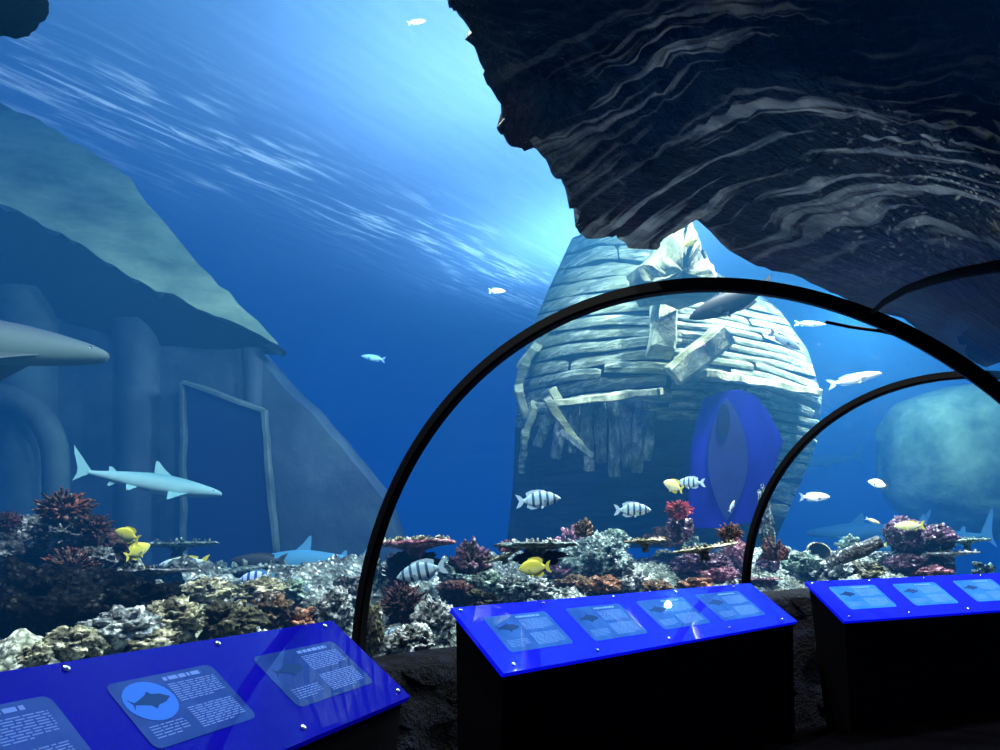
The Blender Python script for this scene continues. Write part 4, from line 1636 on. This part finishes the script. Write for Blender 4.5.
F = fish
F('shark', 'bigshark', 'fin_big', -38, 338, 268, 6.2, 'big grey shark swimming in from the left frame edge, only its front showing', 'r', 0, 4, roll=-8, cat='shark', hs=1.2)
F('shark', 'shark', 'fin_shark', 152, 483, 136, 8.2, 'pale teal shark swimming right in front of the sunken hut', 'r', -8, 12, cat='shark')
F('shark', 'paleshark', 'fin_blue', 310, 562, 120, 9.0, 'pale blue shark gliding low behind the reef near the tall arch foot', 'l', 0, 10, cat='shark', hs=1.3)
F('shark', 'paleshark', 'fin_blue', 812, 461, 90, 19.0, 'slim pale shark in open water just right of the second arch', 'l', 0, 5, cat='shark')
F('shark', 'paleshark', 'fin_blue', 865, 531, 110, 16.0, 'pale teal shark half hidden behind the purple coral mound', 'l', 0, 10, cat='shark')
F('shark', 'paleshark', 'fin_blue', 930, 541, 110, 15.0, 'blue shark whose tail rises behind the green shelf coral', 'l', -4, 0, cat='shark', hs=1.5)
F('slim', 'pale', 'fin_yellow', 184, 563, 46, 6.6, 'pale grey fish with yellowish tail above the shelf rock', 'l', -4, 10, hs=1.0)
F('slim', 'blue', 'fin_blue', 146, 571, 32, 6.3, 'small blue-grey fish ahead of the pale grey one', 'l', 0, 10)
F('slim', 'dark', 'fin_dark', 258, 561, 54, 7.2, 'dark grouper gliding over the stone ledge', 'l', 1, 10, hs=1.0)
F('deep', 'sergeant_blue', 'fin_blue', 257, 579, 34, 6.0, 'blue fish with dark bars under the dark grouper', 'l', 0, 10)
F('round', 'grey', 'fin_pale', 295, 590, 34, 6.2, 'grey disc-shaped fish right of the blue barred fish', 'r', -15, 25)
F('round', 'yellow', 'fin_yellow', 127, 535, 24, 5.2, 'upper yellow fish beside the left red corals', 'l', 20, 25)
F('round', 'yellow', 'fin_yellow', 138, 551, 24, 5.2, 'lower yellow fish beside the left red corals', 'r', 25, 30)
F('deep', 'sergeant', 'fin_pale', 421, 572, 50, 5.9, 'silver fish with dark bars in front of the upper maroon coral', 'l', -12, 15, hs=0.86)
F('round', 'sergeant', 'fin_pale', 397, 641, 40, 5.45, 'barred fish lowest by the foot of the tall arch', 'l', 0, 25)
F('round', 'yellow', 'fin_yellow', 534, 568, 32, 6.3, 'round yellow fish under the broad plate coral', 'l', -4, 15)
F('deep', 'sergeant', 'fin_pale', 539, 500, 44, 7.4, 'silver barred fish swimming alone in blue water before the wreck', 'r', 3, 8, hs=0.86)
F('deep', 'sergeant', 'fin_pale', 633, 510, 36, 7.6, 'bluish barred fish in front of the dark hull bottom', 'r', -2, 8, hs=0.86)
F('round', 'cream', 'fin_yellow', 673, 486, 20, 8.0, 'yellow fish of the pair above the red soft coral', 'l', 25, 30)
F('deep', 'sergeant', 'fin_pale', 690, 483, 28, 8.1, 'pale barred fish of the pair above the red soft coral', 'l', 3, 15, hs=0.86)
F('slim', 'pale', 'fin_pale', 732, 506, 12, 8.4, 'tiny pale fish before the deep blue panel reflection', 'r', 60, 20)
F('slim', 'white', 'fin_pale', 815, 497, 28, 9.6, 'white fish alone in blue water above the barrel sponge', 'r', -3, 10, hs=1.2)
F('deep', 'white', 'fin_dark', 878, 484, 19, 10.2, 'small white fish with dark fins, highest in the right water', 'l', 20, 20)
F('slim', 'cream', 'fin_pale', 873, 521, 14, 10.0, 'tiny pale fish left above the purple coral mound', 'r', -25, 20)
F('slim', 'cream', 'fin_yellow', 909, 526, 27, 9.8, 'pale yellow fish on top of the purple coral mound', 'l', 0, 10, hs=1.3)
F('slim', 'cream', 'fin_yellow', 878, 545, 16, 9.8, 'little yellow fish low between white crust and purple mound', 'l', 0, 10, hs=1.2)
F('slim', 'shadow', 'fin_dark', 730, 303, 84, 7.6, 'large dark grey fish seen from below near the crown of the tall arch', 'l', -10, 15, hs=1.1)
F('slim', 'grey', 'fin_dark', 785, 341, 34, 9.2, 'thin grey fish diving beside the upper right of the hull', 'r', -38, 10)
F('slim', 'white', 'fin_pale', 855, 379, 50, 9.8, 'white fish below the overhang, just above the second arch', 'r', 8, 10, hs=.8)
F('slim', 'white', 'fin_pale', 810, 324, 28, 10.0, 'white glint in fish shape high between hull and overhang', 'r', -8, 15, hs=.8)  # fish shape standing in for a white glint in the water
F('round', 'yellow', 'fin_yellow', 690, 243, 14, 7.6, 'small yellow fish at the pale rock tip', 'l', -20, 20)
F('slim', 'blue', 'fin_blue', 373, 358, 24, 9.0, 'small blue fish alone left of the tall arch', 'l', 12, 15)
F('slim', 'white', 'fin_pale', 417, 22, 20, 7.0, 'tiny white fish near the top of the bright water', 'r', 25, 20)
F('slim', 'white', 'fin_pale', 497, 291, 16, 9.0, 'tiny pale fish in the ripples left of the hull', 'r', 5, 20, hs=1.3)
light('pink_reef_glow', 'POINT', P(752, 560, 8.0), 8, (1.0, 0.35, 0.75), shadow_soft_size=0.1)
